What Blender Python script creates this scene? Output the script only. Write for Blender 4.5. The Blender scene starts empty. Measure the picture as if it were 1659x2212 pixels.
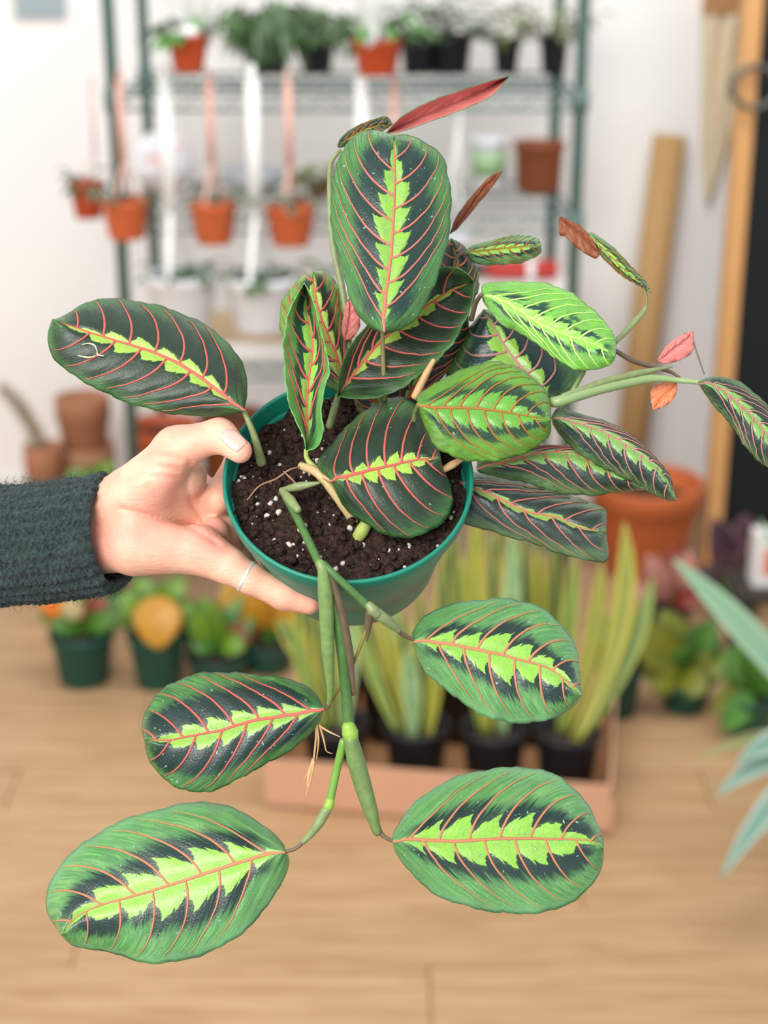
import bpy, math, random
import numpy as np
from mathutils import Vector, Matrix, Euler, noise

random.seed(7)
rng = np.random.default_rng(7)
SC = bpy.context.scene
COL = SC.collection

# ------------------------------------------------------------------ camera
IW, IH = 1659.0, 2212.0
F = 3485.0
PITCH = math.radians(20.5)
CAM = Vector((0.0, 0.0, 1.45))
cd = bpy.data.cameras.new('camera')
cam = bpy.data.objects.new('camera', cd)
COL.objects.link(cam)
cam.location = CAM
cam.rotation_euler = (math.pi / 2 - PITCH, 0, 0)
cd.sensor_fit = 'VERTICAL'
cd.sensor_height = 24.0
cd.lens = F / IH * 24.0
cd.clip_start = 0.02
cd.dof.use_dof = True
cd.dof.focus_distance = 0.862
cd.dof.aperture_fstop = 3.7
SC.camera = cam

# ------------------------------------------------------------------ light
w = bpy.data.worlds.new('world')
SC.world = w
w.use_nodes = True
bg = w.node_tree.nodes['Background']
bg.inputs[0].default_value = (0.88, 0.945, 1.0, 1)
bg.inputs[1].default_value = 0.74


def area(name, loc, target, sx, sy, power, col):
    ld = bpy.data.lights.new(name, 'AREA')
    ld.shape = 'RECTANGLE'
    ld.size, ld.size_y = sx, sy
    ld.energy = power
    ld.color = col
    o = bpy.data.objects.new(name, ld)
    COL.objects.link(o)
    o.location = loc
    o.rotation_euler = (Vector(target) - Vector(loc)).to_track_quat('-Z', 'Y').to_euler()
    return o


area('shop_window_light', (-1.15, -1.3, 2.7), (0.05, 1.2, 0.9), 2.0, 1.6, 95, (1.0, 0.965, 0.92))
area('wall_fill_light', (0.45, 2.3, 2.7), (0.35, 3.5, 0.9), 1.8, 0.8, 25, (1.0, 0.975, 0.94))  # added fill to brighten the back wall, not a lamp of the room

vs = SC.view_settings
vs.view_transform = 'Standard'
vs.look = 'None'
vs.exposure = 0.38
vs.gamma = 1.0
vs.use_curve_mapping = False

# ------------------------------------------------------------------ projection helpers (photograph pixels -> places in the room)
cR = Vector((1, 0, 0))
cF = Vector((0, math.cos(PITCH), -math.sin(PITCH)))
cU = Vector((0, math.sin(PITCH), math.cos(PITCH)))


def ray(x, y):
    return cF + cR * ((x - IW / 2) / F) + cU * ((IH / 2 - y) / F)


def P(x, y, d):
    return CAM + ray(x, y) * d


def atY(x, y, Y):
    r = ray(x, y)
    return CAM + r * (Y / r.y)


def atZ(x, y, z=0.0):
    r = ray(x, y)
    return CAM + r * ((z - CAM.z) / r.z)


def pxm(p):
    """metres per photograph pixel at point p"""
    return (Vector(p) - CAM).dot(cF) / F


# ------------------------------------------------------------------ materials
def lin(c):
    c = c.lstrip('#')
    out = []
    for i in (0, 2, 4):
        v = int(c[i:i + 2], 16) / 255
        out.append(v / 12.92 if v <= 0.04045 else ((v + 0.055) / 1.055) ** 2.4)
    return (*out, 1.0)


class NT:
    def __init__(self, name):
        self.m = bpy.data.materials.new(name)
        self.m.use_nodes = True
        self.t = self.m.node_tree
        self.b = self.t.nodes['Principled BSDF']

    def n(self, typ, **kw):
        o = self.t.nodes.new(typ)
        for k, v in kw.items():
            setattr(o, k, v)
        return o

    def l(self, a, b):
        self.t.links.new(a, b)

    def sock(self, s, v):
        if isinstance(v, bpy.types.NodeSocket):
            self.l(v, s)
        else:
            s.default_value = v

    def math(self, op, a, b=0.0, c=0.0, clamp=False):
        o = self.n('ShaderNodeMath', operation=op, use_clamp=clamp)
        self.sock(o.inputs[0], a)
        self.sock(o.inputs[1], b)
        self.sock(o.inputs[2], c)
        return o.outputs[0]

    def step(self, x, lo, hi):
        o = self.n('ShaderNodeMapRange', interpolation_type='SMOOTHSTEP')
        self.sock(o.inputs['Value'], x)
        self.sock(o.inputs['From Min'], lo)
        self.sock(o.inputs['From Max'], hi)
        return o.outputs[0]

    def mix(self, f, a, b):
        o = self.n('ShaderNodeMix', data_type='RGBA')
        self.sock(o.inputs[0], f)
        self.sock(o.inputs[6], a)
        self.sock(o.inputs[7], b)
        return o.outputs[2]

    def attr(self, name):
        return self.n('ShaderNodeAttribute', attribute_name=name).outputs['Fac']

    def noise(self, scale, detail=2, vec=None, rough=0.5, dist=0.0):
        o = self.n('ShaderNodeTexNoise')
        o.inputs['Scale'].default_value = scale
        o.inputs['Detail'].default_value = detail
        o.inputs['Roughness'].default_value = rough
        o.inputs['Distortion'].default_value = dist
        if vec is not None:
            self.l(vec, o.inputs['Vector'])
        return o.outputs['Fac']

    def obj(self):
        return self.n('ShaderNodeTexCoord').outputs['Object']

    def xyz(self, x, y, z=0.0):
        o = self.n('ShaderNodeCombineXYZ')
        self.sock(o.inputs[0], x)
        self.sock(o.inputs[1], y)
        self.sock(o.inputs[2], z)
        return o.outputs[0]

    def bump(self, h, strength=0.3, dist=0.001):
        o = self.n('ShaderNodeBump')
        o.inputs['Strength'].default_value = strength
        o.inputs['Distance'].default_value = dist
        self.l(h, o.inputs['Height'])
        self.l(o.outputs[0], self.b.inputs['Normal'])

    def fin(self, col, rough=0.5, spec=0.5, metal=0.0):
        self.sock(self.b.inputs['Base Color'], col)
        self.sock(self.b.inputs['Roughness'], rough)
        self.b.inputs['Specular IOR Level'].default_value = spec
        self.b.inputs['Metallic'].default_value = metal
        return self.m


MATS = {}


def plain(name, a, b=None, scale=30, rough=0.5, spec=0.5, metal=0.0, bump=0.0, bscale=200):
    """colour a varied to b by noise, with fine relief"""
    if name in MATS:
        return MATS[name]
    t = NT(name)
    v = t.obj()
    ca = lin(a)
    cb = lin(b) if b else tuple([x * 0.85 for x in ca[:3]] + [1])
    col = t.mix(t.noise(scale, 3, v), ca, cb)
    if bump:
        t.bump(t.noise(bscale, 3, v), bump, 0.002)
    MATS[name] = t.fin(col, rough, spec, metal)
    return MATS[name]


def leaf_mat(name, lime='#9ad33f', mid='#4f8a3c', dark='#1f3b30', edge=None, limeW=0.3, darkW=0.7,
             tooth=0.8, darkSoft=0.25, streak=0.35, rough=0.3, patch=0.0, midlight=None, tipfade=0.06):
    t = NT(name)
    ph, q, s = t.attr('phase'), t.attr('q'), t.attr('s')
    sd = t.attr('seed')
    a = t.math('ABSOLUTE', q)
    f = t.math('FRACT', ph)
    cell = t.math('FLOOR', ph)
    sgn = t.math('SIGN', q)
    # random number per cell
    wn = t.n('ShaderNodeTexWhiteNoise', noise_dimensions='3D')
    t.l(t.xyz(cell, sgn, sd), wn.inputs['Vector'])
    rnd = wn.outputs['Value']
    # toothed edge of the lime stripe
    f3 = t.math('FRACT', t.math('MULTIPLY', f, 2.6))
    rise = t.math('MULTIPLY', t.step(f, 0.0, 0.62), t.math('SUBTRACT', 1.0, t.step(f, 0.74, 0.96)))
    env = t.math('MULTIPLY', t.step(s, -0.12, 0.22), t.math('SUBTRACT', 1.0, t.math('MULTIPLY', t.step(s, 0.62, 1.0), 0.62)))
    streakv = t.xyz(t.math('MULTIPLY', ph, 11.0), t.math('MULTIPLY', q, 2.6), sd)
    st = t.noise(1.0, 3, streakv)
    fine = t.noise(1.0, 3, t.xyz(t.math('MULTIPLY', ph, 3.0), t.math('MULTIPLY', q, 14.0), sd), 0.6)
    w0 = t.math('MULTIPLY_ADD', rise, tooth, 1.0 - tooth * 0.62)
    w1 = t.math('MULTIPLY_ADD', f3, 0.26, w0)
    w2 = t.math('MULTIPLY_ADD', t.math('SUBTRACT', rnd, 0.5), 0.45, w1)
    w3 = t.math('MULTIPLY_ADD', t.math('SUBTRACT', fine, 0.5), 0.55, w2)
    b = t.math('MULTIPLY', t.math('MULTIPLY', w3, limeW), env)
    limeM = t.math('SUBTRACT', 1.0, t.step(a, t.math('SUBTRACT', b, 0.008), t.math('ADD', b, 0.012)))
    # dark flame beyond it, fading in streaks
    dw = t.math('MULTIPLY_ADD', t.math('SUBTRACT', st, 0.5), streak * 2.2, darkW)
    dw = t.math('MULTIPLY_ADD', t.math('SUBTRACT', rnd, 0.5), 0.24, dw)
    darkM = t.math('SUBTRACT', 1.0, t.step(a, t.math('SUBTRACT', dw, darkSoft * 0.5), t.math('ADD', dw, darkSoft * 0.5)))
    # no dark at the very base and tip
    darkM = t.math('MULTIPLY', darkM, t.step(s, 0.03, 0.16))
    darkM = t.math('MULTIPLY', darkM, t.math('SUBTRACT', 1.0, t.step(s, 1.0 - tipfade * 2, 1.0)))
    if patch:
        pm = t.step(t.noise(1.0, 2, t.xyz(t.math('MULTIPLY', ph, 1.0), t.math('MULTIPLY', q, 3.0), sd)), patch - 0.08, patch + 0.04)
        darkM = t.math('MULTIPLY', darkM, pm)
    mc = lin(mid)
    ml = lin(midlight) if midlight else tuple([min(1, x * 1.55) for x in mc[:3]] + [1])
    midc = t.mix(t.step(st, 0.42, 0.62), mc, ml)
    if edge:
        midc = t.mix(t.step(a, 0.8, 0.98), midc, lin(edge))
    col = t.mix(darkM, midc, lin(dark))
    lm = lin(lime)
    limec = t.mix(fine, tuple([x * 0.86 for x in lm[:3]] + [1]), tuple([min(1, x * 1.12) for x in lm[:3]] + [1]))
    col = t.mix(limeM, col, limec)
    v = t.obj()
    spk = t.noise(750, 3, v, 0.7)
    spk2 = t.noise(140, 3, v, 0.6)
    hs = t.n('ShaderNodeHueSaturation')
    t.l(col, hs.inputs['Color'])
    t.l(t.math('MULTIPLY_ADD', spk, 0.5, t.math('MULTIPLY_ADD', spk2, 0.5, 0.5)), hs.inputs['Value'])
    t.l(t.math('MULTIPLY_ADD', spk2, 0.3, 0.80), hs.inputs['Saturation'])
    col = hs.outputs[0]
    h = t.math('ADD', t.math('MULTIPLY', t.noise(900, 2, v), 0.6), t.math('MULTIPLY', st, 0.7))
    t.bump(h, 0.5, 0.0008)
    rg = t.math('MULTIPLY_ADD', t.noise(160, 3, v), 0.25, rough - 0.1)
    t.b.inputs['Coat Weight'].default_value = 0.05
    t.b.inputs['Coat Roughness'].default_value = 0.15
    return t.fin(col, rg, 0.5)


def vein_mat(name, col, end):
    t = NT(name)
    q = t.attr('q')
    c = t.mix(t.step(t.math('ABSOLUTE', q), 0.72, 1.02), lin(col), lin(end))
    return t.fin(c, 0.5, 0.3)


def under_mat(name, a, b):
    t = NT(name)
    ph, q = t.attr('phase'), t.attr('q')
    st = t.noise(1.0, 3, t.xyz(t.math('MULTIPLY', ph, 5.0), t.math('MULTIPLY', q, 2.0)))
    c = t.mix(t.step(st, 0.35, 0.7), lin(a), lin(b))
    return t.fin(c, 0.5, 0.35)


def blade_mat(name, mid, edge, dark=None, e0=0.55, e1=0.75, band=18, rough=0.4):
    t = NT(name)
    q, s = t.attr('q'), t.attr('s')
    a = t.math('ABSOLUTE', q)
    nz = t.noise(1.0, 3, t.xyz(t.math('MULTIPLY', s, band), t.math('MULTIPLY', q, 1.5), t.attr('seed')))
    c0 = t.mix(t.step(nz, 0.4, 0.6), lin(mid), lin(dark or mid))
    c = t.mix(t.step(t.math('MULTIPLY_ADD', t.math('SUBTRACT', nz, 0.5), 0.25, a), e0, e1), c0, lin(edge))
    return t.fin(c, rough, 0.45)


# ------------------------------------------------------------------ object helpers
def thing(name, label, cat, loc=(0, 0, 0), rot=(0, 0, 0), group=None):
    o = bpy.data.objects.new(name, None)
    o.empty_display_size = 0.02
    COL.objects.link(o)
    o.location = loc
    o.rotation_euler = rot
    o['label'] = label
    o['category'] = cat
    if group:
        o['group'] = group
    return o


def mesh(name, V, Fc, mats, parent=None, smooth=True, attrs=None, mi=None, world=False, label=None, kind=None):
    V = np.asarray([tuple(v) for v in V] if not isinstance(V, np.ndarray) else V, dtype=float)
    if world and parent is not None:
        V = V - np.array(parent_world(parent))
    me = bpy.data.meshes.new(name)
    me.from_pydata(V.tolist(), [], [tuple(int(i) for i in f) for f in Fc])
    if not isinstance(mats, (list, tuple)):
        mats = [mats]
    for m in mats:
        me.materials.append(m)
    if mi is not None:
        me.polygons.foreach_set('material_index', np.asarray(mi, dtype=np.int32))
    if smooth:
        me.polygons.foreach_set('use_smooth', np.ones(len(me.polygons), dtype=bool))
    if attrs:
        for k, a in attrs.items():
            at = me.attributes.new(k, 'FLOAT', 'POINT')
            at.data.foreach_set('value', np.asarray(a, dtype=np.float32))
    me.update()
    o = bpy.data.objects.new(name, me)
    COL.objects.link(o)
    if parent is not None:
        o.parent = parent
    if label:
        o['label'] = label
    if kind:
        o['kind'] = kind
    return o


def parent_world(p):
    v = Vector(p.location)
    while p.parent is not None:
        p = p.parent
        v += Vector(p.location)
    return v


def tag(o, label, cat, group=None):
    o['label'] = label
    o['category'] = cat
    if group:
        o['group'] = group
    return o


class MB:
    """collects shapes into one mesh"""

    def __init__(self):
        self.V, self.Fc = [], []

    def add(self, V, Fc):
        k = len(self.V)
        self.V += [tuple(v) for v in V]
        self.Fc += [tuple(i + k for i in f) for f in Fc]
        return self

    def box(self, c, s, rz=0.0, taper=1.0, rot=None):
        c = Vector(c)
        V = []
        R = rot if rot is not None else Matrix.Rotation(rz, 3, 'Z')
        for z in (-1, 1):
            k = taper if z > 0 else 1.0
            for x, y in ((-1, -1), (1, -1), (1, 1), (-1, 1)):
                V.append(c + R @ Vector((x * s[0] / 2 * k, y * s[1] / 2 * k, z * s[2] / 2)))
        return self.add(V, [(3, 2, 1, 0), (4, 5, 6, 7), (0, 1, 5, 4), (1, 2, 6, 5), (2, 3, 7, 6), (3, 0, 4, 7)])

    def tube(self, pts, radii, n=8):
        return self.add(*tube(pts, radii, n))

    def lathe(self, prof, n=32, M=None):
        return self.add(*lathe(prof, n, M))

    def build(self, name, mat, parent=None, smooth=True, **kw):
        return mesh(name, self.V, self.Fc, mat, parent, smooth, **kw)


def spline(pts, n):
    """Catmull-Rom resample by arc length"""
    p = np.asarray([tuple(q) for q in pts], dtype=float)
    if len(p) == 2:
        u = np.linspace(0, 1, n)[:, None]
        return p[0] * (1 - u) + p[1] * u
    q = np.vstack([2 * p[0] - p[1], p, 2 * p[-1] - p[-2]])
    out = []
    for i in range(1, len(q) - 2):
        a, b, c, d = q[i - 1], q[i], q[i + 1], q[i + 2]
        for u in np.linspace(0, 1, 12, endpoint=False):
            out.append(0.5 * (2 * b + (c - a) * u + (2 * a - 5 * b + 4 * c - d) * u * u + (3 * b - a - 3 * c + d) * u ** 3))
    out.append(p[-1])
    out = np.array(out)
    L = np.concatenate([[0], np.cumsum(np.linalg.norm(np.diff(out[:, :min(3, out.shape[1])], axis=0), axis=1))])
    t = np.linspace(0, L[-1], n)
    return np.stack([np.interp(t, L, out[:, k]) for k in range(out.shape[1])], axis=1)


def tube(pts, radii, n=8):
    pts = [Vector(p) for p in pts]
    m = len(pts)
    if not hasattr(radii, '__len__'):
        radii = [radii] * m
    V, Fc = [], []
    ref = None
    rings = []
    seq = []
    t0 = (pts[1] - pts[0]).normalized()
    t1 = (pts[-1] - pts[-2]).normalized()
    seq.append((pts[0] - t0 * radii[0] * 0.5, radii[0] * 0.6, t0))
    for i in range(m):
        if i == 0:
            t = t0
        elif i == m - 1:
            t = t1
        else:
            t = (pts[i + 1] - pts[i - 1]).normalized()
        seq.append((pts[i], radii[i], t))
    seq.append((pts[-1] + t1 * radii[-1] * 0.5, radii[-1] * 0.6, t1))
    for p, r, t in seq:
        if ref is None:
            ref = t.orthogonal().normalized()
        ref = (ref - t * ref.dot(t))
        if ref.length < 1e-6:
            ref = t.orthogonal()
        ref.normalize()
        bi = t.cross(ref)
        k = len(V)
        for j in range(n):
            a = 2 * math.pi * j / n
            V.append(p + (ref * math.cos(a) + bi * math.sin(a)) * r)
        rings.append(k)
    for a, b in zip(rings[:-1], rings[1:]):
        for j in range(n):
            Fc.append((a + j, a + (j + 1) % n, b + (j + 1) % n, b + j))
    Fc.append(tuple(range(n - 1, -1, -1)))
    Fc.append(tuple(rings[-1] + j for j in range(n)))
    return V, Fc


def stube(pts, radii, n=8, res=None):
    """smooth tube through few points with few radii"""
    res = res or max(8, 6 * len(pts))
    p = spline(pts, res)
    r = np.interp(np.linspace(0, 1, res), np.linspace(0, 1, len(radii)), radii)
    return tube([Vector(x) for x in p], list(r), n)


def lathe(prof, n=32, M=None):
    V, Fc = [], []
    M = M or Matrix.Identity(4)
    for r, z in prof:
        for j in range(n):
            a = 2 * math.pi * j / n
            V.append(M @ Vector((r * math.cos(a), r * math.sin(a), z)))
    for i in range(len(prof) - 1):
        for j in range(n):
            Fc.append((i * n + j, i * n + (j + 1) % n, (i + 1) * n + (j + 1) % n, (i + 1) * n + j))
    if prof[0][0] > 1e-5:
        Fc.append(tuple(range(n - 1, -1, -1)))
    if prof[-1][0] > 1e-5:
        Fc.append(tuple((len(prof) - 1) * n + j for j in range(n)))
    return V, Fc


def sheet(G, thick=0.0005, toward=None):
    """G: (ns,nq,3) grid -> closed thin solid. returns V,F,mi ; top side faces 'toward'"""
    ns, nq = G.shape[:2]
    du = np.gradient(G, axis=0)
    dv = np.gradient(G, axis=1)
    N = np.cross(du, dv)
    N /= (np.linalg.norm(N, axis=2, keepdims=True) + 1e-12)
    c = N[ns // 2, nq // 2]
    flip = toward is not None and float(np.mean(np.sum(N * np.asarray(toward), axis=2))) < 0
    if flip:
        N = -N
    top = (G + N * thick / 2).reshape(-1, 3)
    bot = (G - N * thick / 2).reshape(-1, 3)
    V = np.vstack([top, bot])
    K = ns * nq
    Fc, mi = [], []
    for i in range(ns - 1):
        for j in range(nq - 1):
            a, b, c2, d = i * nq + j, i * nq + j + 1, (i + 1) * nq + j + 1, (i + 1) * nq + j
            f = (a, d, c2, b)
            if not flip:
                Fc.append(f)
                Fc.append(tuple(K + x for x in reversed(f)))
            else:
                Fc.append(tuple(reversed(f)))
                Fc.append(tuple(K + x for x in f))
            mi += [0, 1]
    rim = [j for j in range(nq)] + [i * nq + nq - 1 for i in range(1, ns)] + [(ns - 1) * nq + j for j in range(nq - 2, -1, -1)] + [i * nq for i in range(ns - 2, 0, -1)]
    for a, b in zip(rim, rim[1:] + rim[:1]):
        f = (a, b, K + b, K + a)
        Fc.append(f if not flip else tuple(reversed(f)))
        mi.append(0)
    return V, Fc, mi, N


# ------------------------------------------------------------------ the setting
def struct(o):
    o['kind'] = 'structure'
    return o


WALL = plain('white_paint', '#f2f0ee', '#eeecea', 3, 0.7, 0.2, bump=0.05, bscale=300)
YW = 3.86
struct(MB().box((0, YW + 0.05, 1.4), (5.0, 0.1, 2.8)).build('wall_back', WALL, smooth=False))
struct(MB().box((-2.25, 1.4, 1.4), (0.1, 5.0, 2.8)).build('wall_left', WALL, smooth=False))
struct(MB().box((0, YW - 0.008, 0.05), (4.4, 0.016, 0.1)).build('baseboard_back', plain('baseboard_paint', '#e3e1de', None, 3, 0.5), smooth=False))

t = NT('oak_plank')
v = t.obj()
oi = t.n('ShaderNodeObjectInfo').outputs['Random']
mp = t.n('ShaderNodeMapping')
mp.inputs['Scale'].default_value = (0.9, 14, 14)
t.l(v, mp.inputs['Vector'])
t.l(t.xyz(t.math('MULTIPLY', oi, 9.0), t.math('MULTIPLY', oi, 31.0)), mp.inputs['Location'])
gr = t.noise(5, 5, mp.outputs[0], 0.6, 0.6)
c1 = t.mix(t.step(gr, 0.35, 0.68), lin('#bf9b75'), lin('#a58059'))
c2 = t.mix(t.math('MULTIPLY', oi, 0.35), c1, lin('#9f7c58'))
knot = t.step(t.noise(1.7, 2, mp.outputs[0]), 0.66, 0.74)
c3 = t.mix(t.math('MULTIPLY', knot, 0.5), c2, lin('#7a583a'))
t.bump(gr, 0.15, 0.001)
OAK = t.fin(c3, 0.48, 0.4)
sub = plain('floor_underlay', '#6b4d33', None, 5, 0.8)
floor = struct(MB().box((0, 1.5, -0.03), (4.4, 4.72, 0.03)).build('floor', sub, smooth=False))
PW, PL = 0.145, 1.22


def plank_mesh():
    b = 0.002
    mb = MB()
    x, y = PL / 2 - 0.0006, PW / 2 - 0.0006
    V = [(-x, -y, -0.015), (x, -y, -0.015), (x, y, -0.015), (-x, y, -0.015), (-x, -y, -b), (x, -y, -b), (x, y, -b), (-x, y, -b),
         (-x + b, -y + b, 0), (x - b, -y + b, 0), (x - b, y - b, 0), (-x + b, y - b, 0)]
    Fq = [(3, 2, 1, 0), (0, 1, 5, 4), (1, 2, 6, 5), (2, 3, 7, 6), (3, 0, 4, 7), (4, 5, 9, 8), (5, 6, 10, 9), (6, 7, 11, 10), (7, 4, 8, 11), (8, 9, 10, 11)]
    mb.add(V, Fq)
    return mb.build('plank', OAK, floor, smooth=False)


pk = plank_mesh()
first = True
row = 0
yy = 1.40
while yy < YW - 0.02:
    off = (0.0, 0.52, 0.21, 0.8, 0.37)[row % 5] * PL
    for k in range(-2, 3):
        o = pk if first else pk.copy()
        if not first:
            COL.objects.link(o)
        first = False
        xx = k * PL + off - 0.3
        o.location = (xx, yy + PW / 2 if yy + PW < YW else yy + PW / 2, 0)
    yy += PW
    row += 1

# ------------------------------------------------------------------ the held prayer plant
A_UP = math.radians(56)
pU = cU * math.cos(A_UP) - cF * math.sin(A_UP)        # the tilted pot's own up
pB = cU * math.sin(A_UP) + cF * math.cos(A_UP)        # towards the pot's far side
RIM = P(752, 1028, 0.87)
POT_T = 0.079


def potP(phi, t_, r):
    a = math.radians(phi)
    return RIM + cR * (r * math.cos(a)) + pB * (r * math.sin(a)) - pU * t_


PB = RIM - pU * POT_T
plant = thing('prayer_plant', 'red-veined prayer plant in a green plastic pot held in the hand', 'houseplant', PB)
Mpot = Matrix(((cR.x, pB.x, pU.x, 0), (cR.y, pB.y, pU.y, 0), (cR.z, pB.z, pU.z, 0), (0, 0, 0, 1)))
POTM = plain('green_pot_plastic', '#108069', '#0d7560', 40, 0.42, 0.5, bump=0.04, bscale=400)
T = POT_T
prof = [(0.0, 0.0), (0.046, 0.0), (0.0485, 0.0015), (0.0495, 0.004), (0.0555, T * 0.45), (0.0625, T - 0.013), (0.0632, T - 0.0122), (0.0662, T - 0.0118),
        (0.0668, T - 0.010), (0.0678, T - 0.0015), (0.0676, T), (0.0660, T + 0.0003), (0.0655, T - 0.0008), (0.0640, T - 0.012), (0.060, T - 0.03), (0.048, 0.004), (0.0, 0.004)]
mesh('pot', *lathe(prof, 96, Mpot), POTM, plant)

# soil
t = NT('potting_soil')
v = t.obj()
n1 = t.noise(420, 4, v, 0.7)
c = t.mix(t.step(n1, 0.35, 0.7), lin('#1d1310'), lin('#46322b'))
t.bump(t.noise(700, 3, v), 0.8, 0.002)
SOIL = t.fin(c, 0.85, 0.2)
V, Fc = [], []
NR, NA = 56, 150
ZS = T - 0.0125


def soil_h(x, y):
    p = Vector((x, y, 0))
    h = 0.0032 * noise.noise(p * 60) + 0.0022 * noise.noise(p * 160 + Vector((3, 1, 7))) + 0.0016 * noise.noise(p * 380) + 0.0008 * noise.noise(p * 800)
    h += 0.003 * max(0, noise.noise(p * 90 + Vector((9, 2, 4)))) ** 1.0
    return h


for i in range(NR + 1):
    r = 0.0637 * i / NR
    for j in range(NA):
        a = 2 * math.pi * j / NA
        x, y = r * math.cos(a), r * math.sin(a)
        V.append(Mpot @ Vector((x, y, ZS + soil_h(x, y) + 0.002 * (1 - (r / 0.0637) ** 2))))
for i in range(NR):
    for j in range(NA):
        Fc.append((i * NA + j, i * NA + (j + 1) % NA, (i + 1) * NA + (j + 1) % NA, (i + 1) * NA + j))
soil = mesh('soil', V, Fc, SOIL, plant)


def lump(r, seed):
    """small irregular pebble"""
    V = []
    Fq = []
    nl, na = 5, 7
    rr = random.Random(seed)
    jit = [[rr.uniform(0.72, 1.15) for _ in range(na)] for _ in range(nl)]
    sx, sy, sz = rr.uniform(0.8, 1.3), rr.uniform(0.7, 1.1), rr.uniform(0.6, 1)
    for i in range(nl):
        th = math.pi * (i + 0.5) / nl
        for j in range(na):
            a = 2 * math.pi * j / na
            k = r * jit[i][j]
            V.append(Vector((sx * k * math.sin(th) * math.cos(a), sy * k * math.sin(th) * math.sin(a), sz * k * math.cos(th))))
    for i in range(nl - 1):
        for j in range(na):
            Fq.append((i * na + j, (i + 1) * na + j, (i + 1) * na + (j + 1) % na, i * na + (j + 1) % na))
    Fq.append(tuple(range(na)))
    Fq.append(tuple((nl - 1) * na + j for j in range(na - 1, -1, -1)))
    return V, Fq


def scatter(name, n, rmin, rmax, mat, seed, power=2.0):
    mb = MB()
    rr = random.Random(seed)
    for k in range(n):
        r = 0.0615 * math.sqrt(rr.random())
        a = rr.uniform(0, 2 * math.pi)
        x, y = r * math.cos(a), r * math.sin(a)
        s = rmin + (rmax - rmin) * rr.random() ** power
        V, Fq = lump(s, rr.random())
        rot = Euler((rr.uniform(0, 6), rr.uniform(0, 6), rr.uniform(0, 6))).to_matrix()
        z = ZS + soil_h(x, y) + 0.002 * (1 - (r / 0.0637) ** 2) + s * 0.25
        mb.add([Mpot @ (rot @ q + Vector((x, y, z))) for q in V], Fq)
    return mb.build(name, mat, soil, kind='stuff', smooth=True)


scatter('soil_crumbs', 900, 0.0006, 0.0036, SOIL, 3, 2.2)
scatter('perlite', 260, 0.00035, 0.0024, plain('perlite_white', '#dcd6c8', '#a59c8b', 500, 0.8), 5, 2.6)

# ---- leaves
LM = {}
LM['dark'] = leaf_mat('leaf_dark_green', '#94b83e', '#2f5a28', '#192f1b', None, 0.13, 0.84, 0.75, 0.34, 0.2, 0.42, midlight='#437230')
LM['mid'] = leaf_mat('leaf_mid_green', '#82b03c', '#386834', '#17302b', None, 0.20, 0.74, 0.65, 0.2, 0.22, 0.3, midlight='#558649')
LM['top'] = leaf_mat('leaf_upright_green', '#7dae3a', '#36672f', '#16322b', None, 0.205, 0.70, 0.65, 0.2, 0.2, 0.28, midlight='#4f8540')
LM['light'] = leaf_mat('leaf_light_green', '#82b83c', '#4a8448', '#182f2b', '#5f9560', 0.26, 0.54, 0.6, 0.18, 0.22, 0.28, midlight='#689c55')  # edge green puts the margin's paler sheen into the colour
LM['bright'] = leaf_mat('leaf_bright_green', '#5d9d2d', '#548a24', '#1a3b23', None, 0.29, 0.55, 0.4, 0.1, 0.16, 0.3, midlight='#62942a')
LM['yellow'] = leaf_mat('leaf_yellow_green', '#8ac84a', '#62a436', '#1a4032', '#76b048', 0.20, 0.48, 0.5, 0.1, 0.2, 0.28, patch=0.49, midlight='#72b03e')
LM['olive'] = leaf_mat('leaf_olive_green', '#95b53c', '#567a2a', '#1b2a18', None, 0.24, 0.6, 0.65, 0.2, 0.3, 0.33, midlight='#6b8f32')
LM['pale'] = leaf_mat('leaf_pale_green', '#88c048', '#559848', '#1c4034', '#62a352', 0.24, 0.60, 0.7, 0.12, 0.2, 0.35, midlight='#66a44e')
LM['grey'] = leaf_mat('leaf_grey_green', '#82aa4c', '#496142', '#26362f', None, 0.105, 0.72, 0.85, 0.3, 0.2, 0.34, midlight='#5c7a50')
LM['shade'] = leaf_mat('leaf_side_green', '#78a64e', '#406136', '#1d3127', None, 0.24, 0.75, 0.65, 0.25, 0.2, 0.33, midlight='#527a42')
VM = {'pink': vein_mat('vein_pink', '#bd6e5f', '#7d8049'), 'coral': vein_mat('vein_coral', '#bb7a5a', '#8fa05a'), 'red': vein_mat('vein_red', '#c05e54', '#a8604a'),
      'brown': vein_mat('vein_brown', '#a06a34', '#7f8a2c'), 'lemon': vein_mat('vein_lemon', '#b9e77a', '#9ad25c'), 'mauve': vein_mat('vein_mauve', '#b07a74', '#6e6a58')}
UNDER = under_mat('leaf_underside', '#8a5a4c', '#a8766a')
UPINK = under_mat('leaf_underside_pink', '#cf7f78', '#bb6660')
URUST = under_mat('leaf_underside_rust', '#8a4a2c', '#6e3d22')
URED = under_mat('leaf_underside_orange', '#d98a58', '#d26a50')

leaf_no = [0]
GLINT = plain('glint_speck', '#86a89c', '#658c80', 300, 0.08, 0.8)  # pale lumps imitate the whitish specular specks on the leaves


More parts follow.
